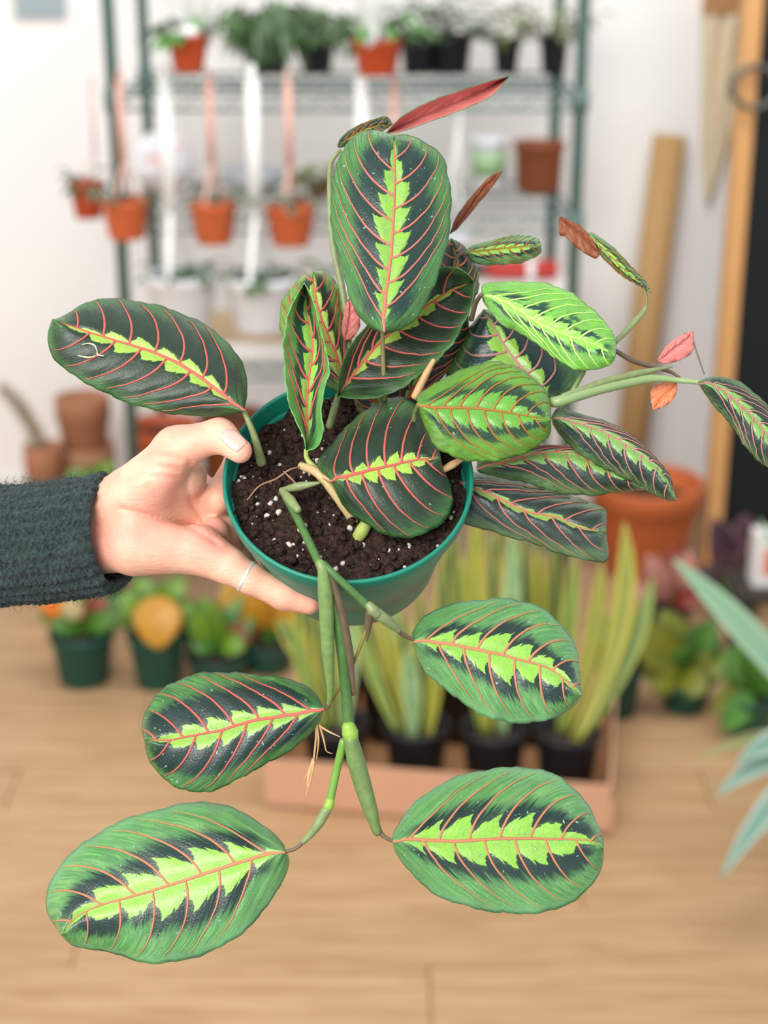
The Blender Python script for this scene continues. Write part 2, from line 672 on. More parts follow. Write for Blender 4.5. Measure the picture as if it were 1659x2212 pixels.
def leaf(mid, left, right, d0, gx=0.0, gy=0.0, mat='mid', vein='pink', N=7, cup=0.0, arch=0.0, quilt=0.0011, wav=0.0012,
         vw=0.00082, sweep=(0.14, 0.42), label=None, under=None, dfun=None, ns=64, nh=18, side=1, mid_w=1.5, qmax=0.965, parent=None, glints=0):
    """a leaf whose midrib and two margins run through photograph points at depth d0 (+ gradients), a curved thin solid with raised veins"""
    leaf_no[0] += 1
    seed = leaf_no[0] * 1.37
    M = spline(mid, ns)
    base, tip = mid[0], mid[-1]
    Lc = spline([base] + list(left) + [tip], ns)
    Rc = spline([base] + list(right) + [tip], ns)
    uu = np.linspace(0, 1, ns)
    for k_, E_ in ((1.0, Lc), (2.0, Rc)):
        jit = (np.sin(uu * 37 + seed * k_) * 0.9 + np.sin(uu * 83 + seed * 3 * k_) * 0.7 + np.sin(uu * 150 + seed * k_) * 0.4) * np.sin(np.pi * uu) ** 0.5
        off_ = E_ - M
        ln = np.linalg.norm(off_, axis=1, keepdims=True) + 1e-6
        E_ += off_ / ln * (jit[:, None] * np.clip(ln / 60, 0, 1) * 1.5)
    cx, cy = M[:, 0].mean(), M[:, 1].mean()
    nq = 2 * nh + 1
    q = np.linspace(-1, 1, nq)
    s = np.linspace(0, 1, ns)
    S, Q = np.meshgrid(s, q, indexing='ij')
    A = np.abs(Q)

    def vein_A(a):
        return sweep[0] * a + sweep[1] * a * a

    s0 = (S - vein_A(A)) / (1 - vein_A(A))
    phase = N * s0 + np.where(Q < 0, 0.5, 0.0) + 8.0

    def surf(s_, q_):
        a = abs(q_)
        i = s_ * (ns - 1)
        i0 = int(min(max(math.floor(i), 0), ns - 2))
        fr = i - i0
        mm = M[i0] * (1 - fr) + M[i0 + 1] * fr
        E = Lc if q_ < 0 else Rc
        ee = E[i0] * (1 - fr) + E[i0 + 1] * fr
        return mm * (1 - a) + ee * a

    def depth(x, y, s_, q_, ph):
        d = d0 + gx * (x - cx) + gy * (y - cy) + cup * q_ * q_ + arch * (2 * s_ - 1) ** 2
        f = ph - np.floor(ph)
        a = np.abs(q_)
        d = d - quilt * np.sin(np.pi * f) ** 1.0 * np.clip(a * 5, 0, 1) * np.clip((1 - a) * 4, 0, 1)
        d = d + wav * np.sin(s_ * 23 + np.sign(q_) * 1.3 + seed) * a ** 5 + wav * 0.5 * np.sin(s_ * 51 + seed * 2) * a ** 6
        d = d + 0.0012 * (1 - np.clip(a * 6, 0, 1)) * np.clip(s_ * 6, 0, 1)
        if dfun is not None:
            d = d + dfun(s_, q_)
        return d

    G = np.zeros((ns, nq, 3))
    XY = np.zeros((ns, nq, 2))
    for j, qq in enumerate(q):
        E = Lc if qq < 0 else Rc
        XY[:, j] = M * (1 - abs(qq)) + E * abs(qq)
    # small notches along the margin
    D = depth(XY[..., 0], XY[..., 1], S, Q, phase)
    camv, f_, r_, u_ = map(np.array, (CAM, cF, cR, cU))
    rays = f_ + r_ * ((XY[..., 0:1] - IW / 2) / F) + u_ * ((IH / 2 - XY[..., 1:2]) / F)
    G = camv + rays * D[..., None]
    toward = -f_ * side
    V, Fc, mi, NN = sheet(G, 0.00045, toward)
    par = parent or plant
    att = {k: np.concatenate([a.ravel(), a.ravel()]) for k, a in (('phase', phase), ('q', Q), ('s', S))}
    att['seed'] = np.full(len(V), seed)
    lf = mesh('leaf', V, Fc, [LM[mat], under or UNDER], par, attrs=att, mi=mi, world=True, label=label)

    def pos(s_, q_, ph, lift):
        i = min(max(s_ * (ns - 1), 0), ns - 1.001)
        j = min(max((q_ + 1) / 2 * (nq - 1), 0), nq - 1.001)
        i0, j0 = int(i), int(j)
        fi, fj = i - i0, j - j0
        g = (G[i0, j0] * (1 - fi) * (1 - fj) + G[i0 + 1, j0] * fi * (1 - fj) + G[i0, j0 + 1] * (1 - fi) * fj + G[i0 + 1, j0 + 1] * fi * fj)
        nv = NN[min(i0, ns - 2), min(max(j0, 1), nq - 2)]
        return Vector(g) + Vector(nv) * (lift + 0.0003)

    def ribbon(mb, qs_out, ps, ws, qv):
        n = len(ps)
        k = len(mb.V)
        for i in range(n):
            tdir = (ps[min(i + 1, n - 1)] - ps[max(i - 1, 0)]).normalized()
            sd = tdir.cross(cF).normalized() * ws[i]
            hgt = -cF * side * min(ws[i] * 0.9, 0.0006)
            dn = cF * side * 0.0008
            mb.V += [tuple(ps[i] - sd + dn), tuple(ps[i] - sd * 0.6 + hgt * 0.6), tuple(ps[i] + hgt), tuple(ps[i] + sd * 0.6 + hgt * 0.6), tuple(ps[i] + sd + dn)]
            qs_out += [qv[i]] * 5
        for i in range(n - 1):
            for j in range(4):
                a = k + i * 5 + j
                mb.Fc.append((a, a + 1, a + 6, a + 5))

    if vein is None:
        return lf
    mb = MB()
    qa = []
    for sg in (-1, 1):
        i_lo = -int(N * 0.12)
        for i in range(i_lo, N):
            o_ = (0.5 if sg < 0 else 0.0)
            st = (i + (1 - o_ if sg < 0 else 1.0) - 0.5) / N if False else None
            # a vein sits where phase is a whole number
            s00 = (math.ceil(8.0 + o_) + i - o_ - 8.0) / N
            if s00 < 0.015 or s00 > 0.93:
                continue
            ps, ws, qv = [], [], []
            qe = qmax * (1.0 - 0.06 * random.random())
            for a in np.linspace(0.0, qe, 22):
                s_ = s00 + (1 - s00) * vein_A(a)
                if s_ > 0.985:
                    break
                ps.append(pos(s_, sg * a if a > 0 else sg * 1e-4, 8.0 + math.ceil(o_) + i, 0.00025))
                ws.append(vw * (1.0 - 0.70 * (a / qe) ** 1.6) * (0.85 if s00 > 0.75 or s00 < 0.1 else 1.0))
                qv.append(a)
            if len(ps) > 3:
                ribbon(mb, qa, ps, ws, qv)
    mesh('vein', mb.V, mb.Fc, VM[vein], lf, attrs={'q': qa}, world=True).name = 'lateral_veins'
    mb, qa = MB(), []
    ps, ws = [], []
    for s_ in np.linspace(0, 0.97, 40):
        ps.append(pos(s_, 1e-4, 8.0, 0.0004))
        ws.append(vw * mid_w * (1.0 - 0.75 * s_ ** 1.5) * min(1, 0.55 + s_ * 8))
    ribbon(mb, qa, ps, ws, list(np.linspace(0, 0.95, 40) ** 3))
    mesh('midrib', mb.V, mb.Fc, VM[vein], lf, attrs={'q': qa}, world=True)
    if glints:
        mb = MB()
        rr = random.Random(seed)
        for k in range(glints):
            s_, q_ = rr.uniform(0.06, 0.95), rr.uniform(-0.95, 0.95)
            c_ = pos(s_, q_, 0, -0.0001)
            nv = Vector(NN[int(s_ * (ns - 1)), int((q_ + 1) / 2 * (nq - 1))])
            e1_ = nv.orthogonal().normalized()
            e2_ = nv.cross(e1_)
            rad = 0.00018 + 0.0005 * rr.random() ** 3
            V_, F_ = lump(rad, rr.random())
            el = rr.uniform(1, 2.4)
            an = rr.uniform(0, 6.28)
            a1_ = e1_ * math.cos(an) + e2_ * math.sin(an)
            a2_ = nv.cross(a1_)
            mb.add([c_ + a1_ * (v_.x * el) + a2_ * v_.y + nv * (v_.z * 0.45) for v_ in V_], F_)
        mesh('glint_specks', mb.V, mb.Fc, GLINT, lf, world=True, kind='stuff')
    return lf


# upright leaf at the top centre
leaf([(827, 717), (833, 640), (844, 560), (850, 470), (853, 390), (852, 330), (851, 292)],
     [(811, 713), (779, 688), (754, 638), (735, 566), (718, 506), (715, 444), (720, 390), (735, 334), (764, 296), (804, 281), (833, 288)],
     [(842, 719), (883, 701), (920, 657), (949, 585), (967, 522), (975, 444), (967, 372), (955, 337), (911, 303), (876, 291)],
     0.860, 0, -0.00009, 'top', 'pink', 8, cup=0.010, glints=170, label='largest upright leaf with lime centre stripe', sweep=(0.10, 0.42))
# big dark leaf at the left
leaf([(526, 889), (470, 845), (400, 795), (330, 762), (260, 740), (190, 718), (150, 704), (113, 690)],
     [(503, 896), (430, 899), (350, 890), (270, 868), (200, 835), (150, 805), (112, 767), (103, 730), (108, 705)],
     [(533, 850), (530, 800), (510, 765), (470, 720), (400, 680), (320, 655), (240, 645), (190, 652), (150, 675), (125, 688)],
     0.858, 0.00003, -0.00012, 'dark', 'red', 8, cup=0.012, label='dark green leaf with pale scratch near tip', sweep=(0.0, 0.32))
# folded pale leaf beside the soil
leaf([(661, 974), (663, 905), (664, 849), (669, 804), (676, 741), (664, 679), (657, 611)],
     [(655, 942), (638, 908), (623, 867), (616, 820), (612, 770), (612, 729), (623, 676), (640, 640)],
     [(687, 964), (698, 927), (694, 886), (702, 837), (711, 805), (707, 766), (692, 710), (676, 647)],
     0.866, 0, -0.00004, 'pale', 'red', 6, cup=-0.016, wav=0.002, glints=30, label='narrow pale green leaf folded along its midrib')
# olive leaf behind it
leaf([(738, 850), (735, 790), (720, 752), (700, 705), (688, 670), (680, 630), (676, 586)],
     [(700, 830), (650, 790), (610, 725), (606, 663), (629, 622), (655, 596)],
     [(752, 810), (756, 760), (745, 679), (729, 616), (704, 588)],
     0.890, 0, -0.00005, 'olive', 'red', 6, cup=0.010)
# centre leaf sweeping to the right
leaf([(728, 856), (786, 779), (829, 732), (898, 679), (942, 647), (983, 624), (1024, 609)],
     [(735, 800), (760, 741), (798, 700), (860, 640), (925, 592), (958, 577), (992, 581), (1013, 594)],
     [(779, 862), (842, 852), (905, 812), (967, 757), (1005, 694), (1022, 647)],
     0.884, 0.00004, -0.00004, 'dark', 'red', 8, cup=-0.012, sweep=(0.1, 0.3))
# dark leaf standing behind the upright one
leaf([(970, 700), (985, 640), (990, 580), (975, 515)],
     [(940, 680), (935, 600), (950, 535)],
     [(1000, 690), (1032, 630), (1029, 575), (1003, 532)],
     0.905, 0, -0.00004, 'dark', 'coral', 6, cup=0.012)
# dark leaf below the centre leaf
leaf([(860, 892), (900, 830), (945, 770), (985, 720), (1012, 682)],
     [(830, 850), (860, 790), (920, 730), (975, 692)],
     [(905, 880), (940, 835), (985, 780), (1010, 730)],
     0.897, 0, -0.00005, 'dark', 'red', 7, cup=0.008)
leaf([(838, 912), (820, 880), (805, 850), (800, 815)], [(800, 905), (768, 880), (770, 835)], [(880, 900), (920, 865), (880, 825)],
     0.893, 0, -0.00005, 'mid', 'red', 5, cup=0.006)
# bright yellow-green leaf at the right
leaf([(1041, 635), (1100, 657), (1165, 700), (1217, 722), (1269, 739), (1308, 756), (1329, 770)],
     [(1047, 613), (1113, 609), (1183, 613), (1243, 639), (1295, 683), (1322, 717), (1330, 745)],
     [(1048, 657), (1083, 700), (1135, 726), (1183, 761), (1226, 791), (1269, 800), (1308, 792), (1324, 782)],
     0.862, 0.00002, -0.00006, 'yellow', 'lemon', 9, cup=0.006, glints=40, label='fresh yellow-green leaf with lemon veins', vw=0.0007, sweep=(0.2, 0.3))
# glossy dark leaf behind
leaf([(1190, 872), (1150, 820), (1118, 785), (1085, 740), (1045, 668)],
     [(1120, 890), (1030, 870), (962, 830), (985, 760), (1020, 700)],
     [(1225, 850), (1258, 800), (1200, 740), (1120, 680)],
     0.892, 0, -0.00006, 'top', 'mauve', 6, cup=0.012)
# front bright leaf
leaf([(903, 870), (920, 880), (976, 882), (1026, 883), (1091, 891), (1138, 899), (1190, 907)],
     [(902, 856), (945, 826), (1007, 795), (1076, 781), (1130, 802), (1169, 833), (1187, 868)],
     [(908, 893), (918, 922), (933, 953), (956, 976), (1007, 995), (1053, 997), (1107, 988), (1153, 968), (1186, 940)],
     0.846, 0.00002, -0.00008, 'bright', 'brown', 8, cup=0.012, glints=40, label='bright green leaf with dark blotches in two rows', vw=0.0007)
# front dark leaf over the soil
leaf([(714, 1037), (758, 1028), (799, 1017), (844, 1007), (881, 998), (922, 992), (952, 990)],
     [(687, 1009), (698, 979), (731, 942), (761, 908), (799, 882), (832, 862), (881, 862), (911, 890), (928, 938), (948, 972)],
     [(739, 1088), (769, 1118), (799, 1136), (836, 1157), (873, 1162), (922, 1151), (959, 1125), (978, 1088), (971, 1047), (957, 1009)],
     0.850, 0.00003, -0.00012, 'dark', 'red', 7, cup=0.014, glints=30, label='dark green leaf with red veins lying over the soil', sweep=(0.02, 0.3))
# right lower grey-green leaf
leaf([(955, 1040), (1010, 1052), (1053, 1065), (1091, 1084), (1142, 1107), (1207, 1119), (1246, 1138), (1309, 1150)],
     [(970, 1022), (1014, 1020), (1091, 1030), (1169, 1053), (1246, 1076), (1296, 1092), (1309, 1108)],
     [(958, 1090), (976, 1119), (1014, 1134), (1091, 1157), (1169, 1180), (1207, 1196), (1265, 1209), (1312, 1211)],
     0.880, 0.00002, -0.00010, 'grey', 'pink', 6, cup=0.010, vw=0.0006)
# right middle leaf
leaf([(1030, 1010), (1091, 999), (1153, 981), (1234, 978), (1280, 999), (1331, 1022), (1398, 1058)],
     [(1040, 985), (1110, 965), (1192, 961), (1260, 972), (1320, 1000)],
     [(1036, 1020), (1076, 1030), (1149, 1046), (1207, 1065), (1284, 1070), (1342, 1062)],
     0.874, 0.00002, -0.00012, 'shade', 'pink', 8, cup=0.012, vw=0.0006)
# right far leaf
leaf([(1192, 900), (1246, 914), (1296, 930), (1346, 957), (1392, 988), (1431, 1022), (1461, 1081)],
     [(1207, 880), (1238, 890), (1308, 910), (1362, 937), (1408, 980), (1446, 1026), (1452, 1050)],
     [(1200, 926), (1246, 976), (1304, 1011), (1362, 1038), (1416, 1070), (1446, 1081)],
     0.866, 0.00003, -0.00010, 'shade', 'mauve', 8, cup=0.012, vw=0.0006, glints=30, label='long pointed leaf drooping over the terracotta pot')
# leaf running out of the frame at the right
leaf([(1508, 825), (1547, 834), (1581, 860), (1616, 891), (1659, 943), (1705, 1020)],
     [(1530, 816), (1564, 815), (1599, 826), (1633, 852), (1668, 890), (1705, 960)],
     [(1521, 847), (1547, 882), (1581, 921), (1616, 973), (1651, 1005), (1690, 1030)],
     0.872, 0.00005, -0.00006, 'shade', 'mauve', 8, cup=0.008, vw=0.0006)
# small leaf at the back
leaf([(1005, 545), (1048, 541), (1100, 536), (1168, 530)],
     [(1020, 530), (1048, 523), (1090, 512), (1126, 508), (1160, 514)],
     [(1020, 565), (1050, 572), (1090, 571), (1131, 566), (1166, 548)],
     0.905, 0, -0.00010, 'light', 'brown', 7, cup=0.006, vw=0.0005)
# curled leaf at upper right: rust underside, green upper part
leaf([(1208, 470), (1240, 492), (1272, 520), (1295, 550)], [(1215, 470), (1240, 480), (1262, 495), (1285, 525)], [(1208, 505), (1222, 512), (1250, 538), (1285, 558)],
     0.90, 0, -0.00003, 'mid', None, 5, side=-1, under=URUST, ns=30, nh=8)
leaf([(1272, 506), (1310, 545), (1350, 585), (1384, 612), (1407, 634)], [(1278, 502), (1325, 535), (1360, 572), (1392, 606)], [(1285, 535), (1310, 565), (1345, 596), (1380, 615)],
     0.897, 0, -0.00003, 'light', 'brown', 6, ns=40, nh=8, vw=0.0004, cup=0.006)
# pink curled leaf at the top and its green partner
leaf([(832, 289), (900, 258), (980, 225), (1050, 192), (1100, 165)], [(868, 252), (930, 218), (1010, 190), (1065, 173)], [(870, 283), (930, 262), (990, 240), (1060, 208)],
     0.925, 0.00008, 0, 'mid', None, 5, side=-1, under=UPINK, ns=40, nh=10, cup=-0.012, label='rolled leaf showing its pink underside')
leaf([(729, 316), (760, 295), (800, 275), (848, 268)], [(735, 300), (760, 278), (800, 260), (835, 252)], [(740, 318), (780, 300), (815, 290)],
     0.915, 0, 0, 'dark', 'brown', 6, ns=30, nh=8, vw=0.0005)
leaf([(972, 505), (1010, 455), (1045, 405), (1085, 370)], [(985, 470), (1015, 428), (1060, 380)], [(990, 492), (1025, 450), (1062, 405)],
     0.925, 0.0001, 0, 'mid', None, 5, side=-1, under=URUST, ns=30, nh=8)
# pink bud-like leaves at the right
leaf([(1420, 782), (1450, 757), (1480, 735), (1497, 715)], [(1425, 768), (1445, 742), (1475, 722)], [(1440, 785), (1475, 775), (1498, 755)],
     0.90, 0, 0, 'mid', None, 5, side=-1, under=UPINK, ns=24, nh=8)
leaf([(1462, 826), (1450, 842), (1430, 862), (1410, 885)], [(1462, 842), (1452, 865), (1430, 880)], [(1435, 826), (1408, 838), (1406, 865)],
     0.89, 0, 0, 'mid', None, 5, side=-1, under=URED, ns=24, nh=8)
leaf([(745, 735), (752, 705), (756, 675), (755, 645)], [(738, 715), (742, 680), (748, 655)], [(762, 730), (778, 700), (768, 665)],
     0.892, 0, 0, 'mid', None, 5, side=-1, under=UPINK, ns=24, nh=8)
# hanging leaf, right
leaf([(890, 1383), (964, 1391), (1019, 1402), (1082, 1415), (1137, 1430), (1175, 1440), (1213, 1463), (1257, 1502)],
     [(893, 1362), (920, 1330), (960, 1310), (1010, 1299), (1080, 1293), (1129, 1299), (1171, 1314), (1213, 1350), (1238, 1388), (1249, 1417), (1252, 1462)],
     [(893, 1398), (907, 1432), (932, 1465), (981, 1503), (1023, 1535), (1086, 1559), (1162, 1560), (1213, 1543), (1245, 1520)],
     0.843, 0.00002, -0.00008, 'light', 'coral', 7, cup=0.012, glints=110, label='hanging leaf below the pot rim at the right', sweep=(0.12, 0.3))
# hanging leaf, left
leaf([(699, 1528), (684, 1535), (608, 1548), (541, 1559), (478, 1578), (414, 1590), (364, 1599), (312, 1598)],
     [(684, 1502), (651, 1476), (587, 1460), (545, 1457), (482, 1452), (419, 1457), (364, 1481), (330, 1510), (311, 1548), (307, 1578)],
     [(689, 1561), (651, 1603), (600, 1637), (545, 1666), (482, 1700), (431, 1712), (385, 1702), (347, 1675), (324, 1645), (314, 1615)],
     0.858, -0.00003, -0.00008, 'mid', 'red', 7, cup=0.012, glints=120, label='darker hanging leaf at the left of the stem', sweep=(0.12, 0.28))
# hanging leaf, bottom left
leaf([(616, 1838), (566, 1849), (520, 1863), (461, 1882), (388, 1906), (297, 1934), (220, 1955), (167, 1980), (133, 2020)],
     [(611, 1822), (580, 1791), (531, 1759), (482, 1738), (430, 1732), (360, 1744), (290, 1763), (220, 1794), (150, 1847), (115, 1892), (101, 1934), (104, 1976), (122, 2004)],
     [(624, 1854), (618, 1889), (587, 1941), (545, 1997), (482, 2043), (423, 2067), (353, 2081), (297, 2076), (230, 2055), (167, 2046), (141, 2030)],
     0.866, -0.00003, -0.00008, 'light', 'coral', 7, cup=0.013, glints=120, label='lowest and largest hanging leaf at bottom left', sweep=(0.1, 0.3))
# hanging leaf, bottom right
leaf([(849, 1816), (895, 1814), (977, 1818), (1067, 1813), (1136, 1812), (1197, 1813), (1272, 1816), (1304, 1832)],
     [(851, 1797), (880, 1752), (919, 1715), (971, 1685), (1031, 1666), (1121, 1657), (1182, 1667), (1227, 1691), (1266, 1733), (1290, 1779), (1302, 1809)],
     [(853, 1839), (880, 1875), (919, 1917), (965, 1944), (1025, 1962), (1091, 1973), (1152, 1973), (1212, 1961), (1257, 1932), (1290, 1896), (1303, 1857)],
     0.866, 0.00003, -0.00008, 'light', 'coral', 7, cup=0.012, glints=120, label='hanging leaf at bottom right with straight midrib', sweep=(0.1, 0.34))

# ---- stems
SG = plain('stem_green', '#86a25e', '#56703c', 260, 0.4)
SD = plain('stem_deep_green', '#567f40', '#3a5a2e', 260, 0.4)
SL = plain('stem_lime', '#94b84a', '#7fa540', 120, 0.4)
SB = plain('stem_brown', '#75604a', '#584838', 150, 0.5)
SP = plain('stem_pinkish', '#c99a7c', '#b4b06c', 60, 0.4)
SY = plain('stem_yellow_green', '#b5bf6a', '#8fa552', 60, 0.4)
ST = plain('dry_tan', '#cfa878', '#b58c5e', 80, 0.6)
SV = plain('sheath_grey_green', '#8aa468', '#6a6248', 220, 0.45)
PX = 0.87 / F


def stem(name, pts, rpx, mat, n=10, label=None, flat=None):
    V, Fc = stube([P(*p) for p in pts], [r * PX for r in rpx], n)
    return mesh(name, V, Fc, mat, plant, world=True, label=label)


stem('petiole', [(526, 886, .858), (545, 930, .860), (556, 965, .864), (565, 1000, .872)], [5, 7, 9, 11], SV)
stem('petiole', [(826, 714, .868), (827, 760, .872), (829, 820, .876), (830, 870, .882)], [4.5, 5, 5.5, 6], plain('petiole_olive', '#80774a', '#6b6a3c', 80, 0.4))
stem('petiole', [(661, 972, .866), (664, 992, .868), (685, 1015, .868)], [5, 6, 7], SY)
stem('petiole', [(650, 1006, .872), (690, 1025, .862), (735, 1082, .862), (774, 1140, .868)], [9, 11, 11, 11], SP)
stem('stem_sheath', [(768, 1168, .866), (780, 1150, .862), (797, 1122, .858)], [14, 15, 12], SY)
stem('petiole', [(700, 1030, .858), (716, 1037, .852)], [6, 5], SP)
stem('petiole', [(731, 852, .884), (722, 885, .886), (712, 922, .888)], [6, 9, 9], SV)
stem('dry_sheath', [(937, 778, .868), (915, 818, .872), (896, 858, .874)], [5, 9, 9], ST)
stem('dry_sheath', [(952, 1018, .866), (975, 1005, .866), (1000, 990, .868)], [7, 9, 5], ST)
stem('petiole', [(905, 872, .850), (896, 900, .868), (890, 960, .886)], [5, 6, 7], SV)
# runner out over the rim
stem('runner_stem', [(608, 1060, .866), (640, 1115, .852), (668, 1172, .838), (692, 1222, .824)], [7, 9, 9, 9], SD)
stem('stem_sheath', [(608, 1058, .864), (625, 1078, .858), (644, 1102, .849)], [7, 12, 8], SV)
stem('young_leaf_sheath', [(612, 1058, .864), (640, 1052, .859), (690, 1043, .856)], [6, 10, 3], SV)
stem('stem_sheath', [(690, 1215, .822), (698, 1235, .822), (704, 1300, .828), (708, 1400, .838), (713, 1490, .850), (710, 1524, .856)], [10, 16, 15, 14, 9, 5], SG)
stem('petiole', [(711, 1520, .855), (706, 1530, .857), (698, 1528, .858)], [6, 5, 4], SB)
stem('runner_stem', [(702, 1225, .824), (722, 1300, .832), (738, 1400, .842), (748, 1500, .854), (754, 1580, .860)], [9, 11, 12, 12, 12], SD)
stem('stem_sheath', [(712, 1240, .824), (735, 1310, .831), (752, 1400, .842), (764, 1500, .855)], [9, 9, 10, 5], SB)
stem('node', [(752, 1566, .857), (756, 1582, .858), (759, 1600, .859)], [14, 18, 15], SL)
stem('stem_sheath', [(757, 1594, .858), (768, 1640, .862), (785, 1700, .866), (805, 1765, .869), (815, 1800, .871)], [16, 20, 19, 16, 9], plain('sheath_striped', '#7a9a56', '#56663c', 260, 0.45))
stem('petiole', [(790, 1700, .869), (808, 1755, .872), (822, 1798, .872), (838, 1812, .869), (850, 1816, .866)], [7, 7, 6, 5, 4], SB)
stem('runner_stem', [(742, 1600, .860), (728, 1660, .864), (712, 1735, .866)], [9, 9, 9], plain('stem_fresh', '#74a040', '#628f38', 100, 0.4))
stem('node', [(714, 1728, .865), (710, 1740, .865), (704, 1750, .866)], [10, 12, 9], SL)
stem('stem_sheath', [(706, 1748, .865), (690, 1775, .866), (665, 1808, .867), (640, 1832, .867)], [11, 12, 8, 4], SV)
stem('petiole', [(660, 1812, .867), (640, 1832, .866), (615, 1840, .866)], [4, 4, 4], SB)
stem('runner_stem', [(698, 1218, .822), (740, 1258, .822), (798, 1312, .826)], [8, 8, 9], SD)
stem('node', [(796, 1306, .824), (806, 1318, .824), (815, 1328, .825)], [9, 12, 10], SV)
stem('stem_sheath', [(806, 1318, .825), (835, 1340, .829), (862, 1362, .835)], [12, 12, 7], SV)
stem('petiole', [(855, 1358, .834), (872, 1372, .838), (892, 1382, .842)], [5, 5, 4], SB)
stem('stem_sheath', [(800, 1322, .827), (796, 1350, .832), (793, 1385, .838)], [10, 7, 2], SB)
stem('thin_stem', [(792, 1360, .842), (760, 1440, .850), (718, 1512, .858)], [4, 4, 3], plain('stem_olive', '#8a7f3c', '#7a6a36', 90, 0.5))
# right hand runners
stem('runner_stem', [(1195, 868, .868), (1210, 866, .866), (1300, 838, .872), (1400, 818, .88), (1470, 822, .882), (1512, 826, .876)], [12, 13, 13, 12, 7, 5], plain('stem_pale', '#93a872', '#7b9460', 60, 0.4))
stem('stem_sheath', [(1215, 855, .865), (1320, 820, .872), (1400, 802, .879), (1452, 792, .885)], [5, 8, 8, 2], SV)
stem('thin_stem', [(1195, 905, .885), (1230, 855, .885), (1262, 800, .885)], [6, 6, 6], SG)
stem('thin_stem', [(1325, 755, .880), (1370, 780, .885), (1440, 800, .89), (1468, 815, .89)], [5, 6, 6, 3], SB)
stem('petiole', [(1328, 740, .88), (1352, 715, .888), (1385, 680, .894), (1396, 662, .897)], [6, 7, 7, 5], SV)
stem('petiole', [(1396, 664, .897), (1396, 640, .898), (1388, 616, .898)], [4, 3.5, 3.5], plain('petiole_olive', '#80774a'))
stem('thin_stem', [(1497, 735, .90), (1508, 770, .898), (1521, 808, .896)], [2, 2, 1.5], SB)
stem('petiole', [(1040, 636, .862), (1028, 655, .872), (1018, 690, .885)], [5, 5, 6], SB)
stem('petiole', [(735, 325, .915), (716, 350, .915), (712, 400, .91), (718, 520, .905), (742, 640, .900), (755, 760, .897)], [5, 6, 7, 8, 8, 8], SV)
stem('petiole', [(1000, 546, .905), (985, 560, .905), (975, 620, .905)], [4, 4, 5], SB)
# aerial roots
mb = MB()
for pts in ([(683, 1560, .864), (682, 1600, .867), (676, 1650, .870), (664, 1705, .872)], [(684, 1560, .864), (688, 1600, .867), (684, 1640, .869)],
            [(676, 1640, .869), (668, 1662, .870), (656, 1685, .871)], [(690, 1565, .864), (700, 1600, .866), (705, 1622, .868), (718, 1628, .869)],
            [(690, 1568, .863), (710, 1580, .862), (735, 1592, .860)], [(678, 1645, .869), (672, 1680, .870), (660, 1722, .872)]):
    mb.add(*stube([P(*p) for p in pts], [2.6 * PX, 2.2 * PX, 1.0 * PX], 6))
mb.add(*stube([P(677, 1640, .8692), P(669, 1668, .870), P(664, 1700, .8712)], [2.5 * PX, 6.5 * PX, 2 * PX], 6))
mb.build('dry_root', ST, plant, world=True)
mb = MB()
for pts in ([(534, 1080, .862), (560, 1050, .864), (595, 1035, .866), (625, 1015, .866), (650, 1008, .870)], [(612, 1018, .866), (625, 1030, .864), (640, 1045, .864)]):
    mb.add(*stube([P(*p) for p in pts], [1.5 * PX, 2.2 * PX, 2.2 * PX], 6))
mb.build('surface_root', plain('root_brown', '#a07a58', '#7a5a42', 100, 0.6), plant, world=True)
# scratch on the left leaf
mb = MB()
for pts in ([(178, 744), (192, 742), (204, 746), (210, 758)], [(210, 758), (211, 766), (224, 769)], [(168, 768), (190, 772), (206, 769)]):
    mb.add(*stube([P(x, y, .8568 + 0.00012 * (775 - y) * 0 + 0.00003 * (x - 280) - 0.00012 * (y - 765)) for x, y in pts], [0.9 * PX, 2.2 * PX, 1.0 * PX], 6))
mb.build('scratch', plain('scratch_pale', '#d5d6b4', '#b9b58c', 100, 0.7), plant, world=True)

# ------------------------------------------------------------------ the hand
person = thing('person', 'person reaching in from the left, dark knitted sleeve, holding the green pot', 'person', P(200, 1150, 0.90))


def caps(p, a, b, ra, rb):
    pa = p - a
    ba = b - a
    h = np.clip((pa @ ba) / (ba @ ba), 0, 1)
    d = np.linalg.norm(pa - h[:, None] * ba, axis=1)
    return d - (ra + (rb - ra) * h)


def smin(a, b, k):
    h = np.clip(0.5 + 0.5 * (b - a) / k, 0, 1)
    return b * (1 - h) + a * h - k * h * (1 - h)


def smax(a, b, k):
    return -smin(-a, -b, k)


def pp(x, y, d):
    return np.array(P(x, y, d))


def pot_pt(phi, t_, r):
    return np.array(potP(phi, t_, r))


def pdep(x, y):
    """depth at which the ray through a pixel meets the pot's outer wall"""
    for d in np.arange(0.80, 0.96, 0.0005):
        q = P(x, y, d) - RIM
        t_ = -q.dot(pU)
        if t_ < 0 or t_ > POT_T:
            continue
        rad = math.hypot(q.dot(cR), q.dot(pB))
        if rad < 0.0625 - 0.0135 * (t_ - 0.012) / (POT_T - 0.012):
            return float(d)
    return 0.868


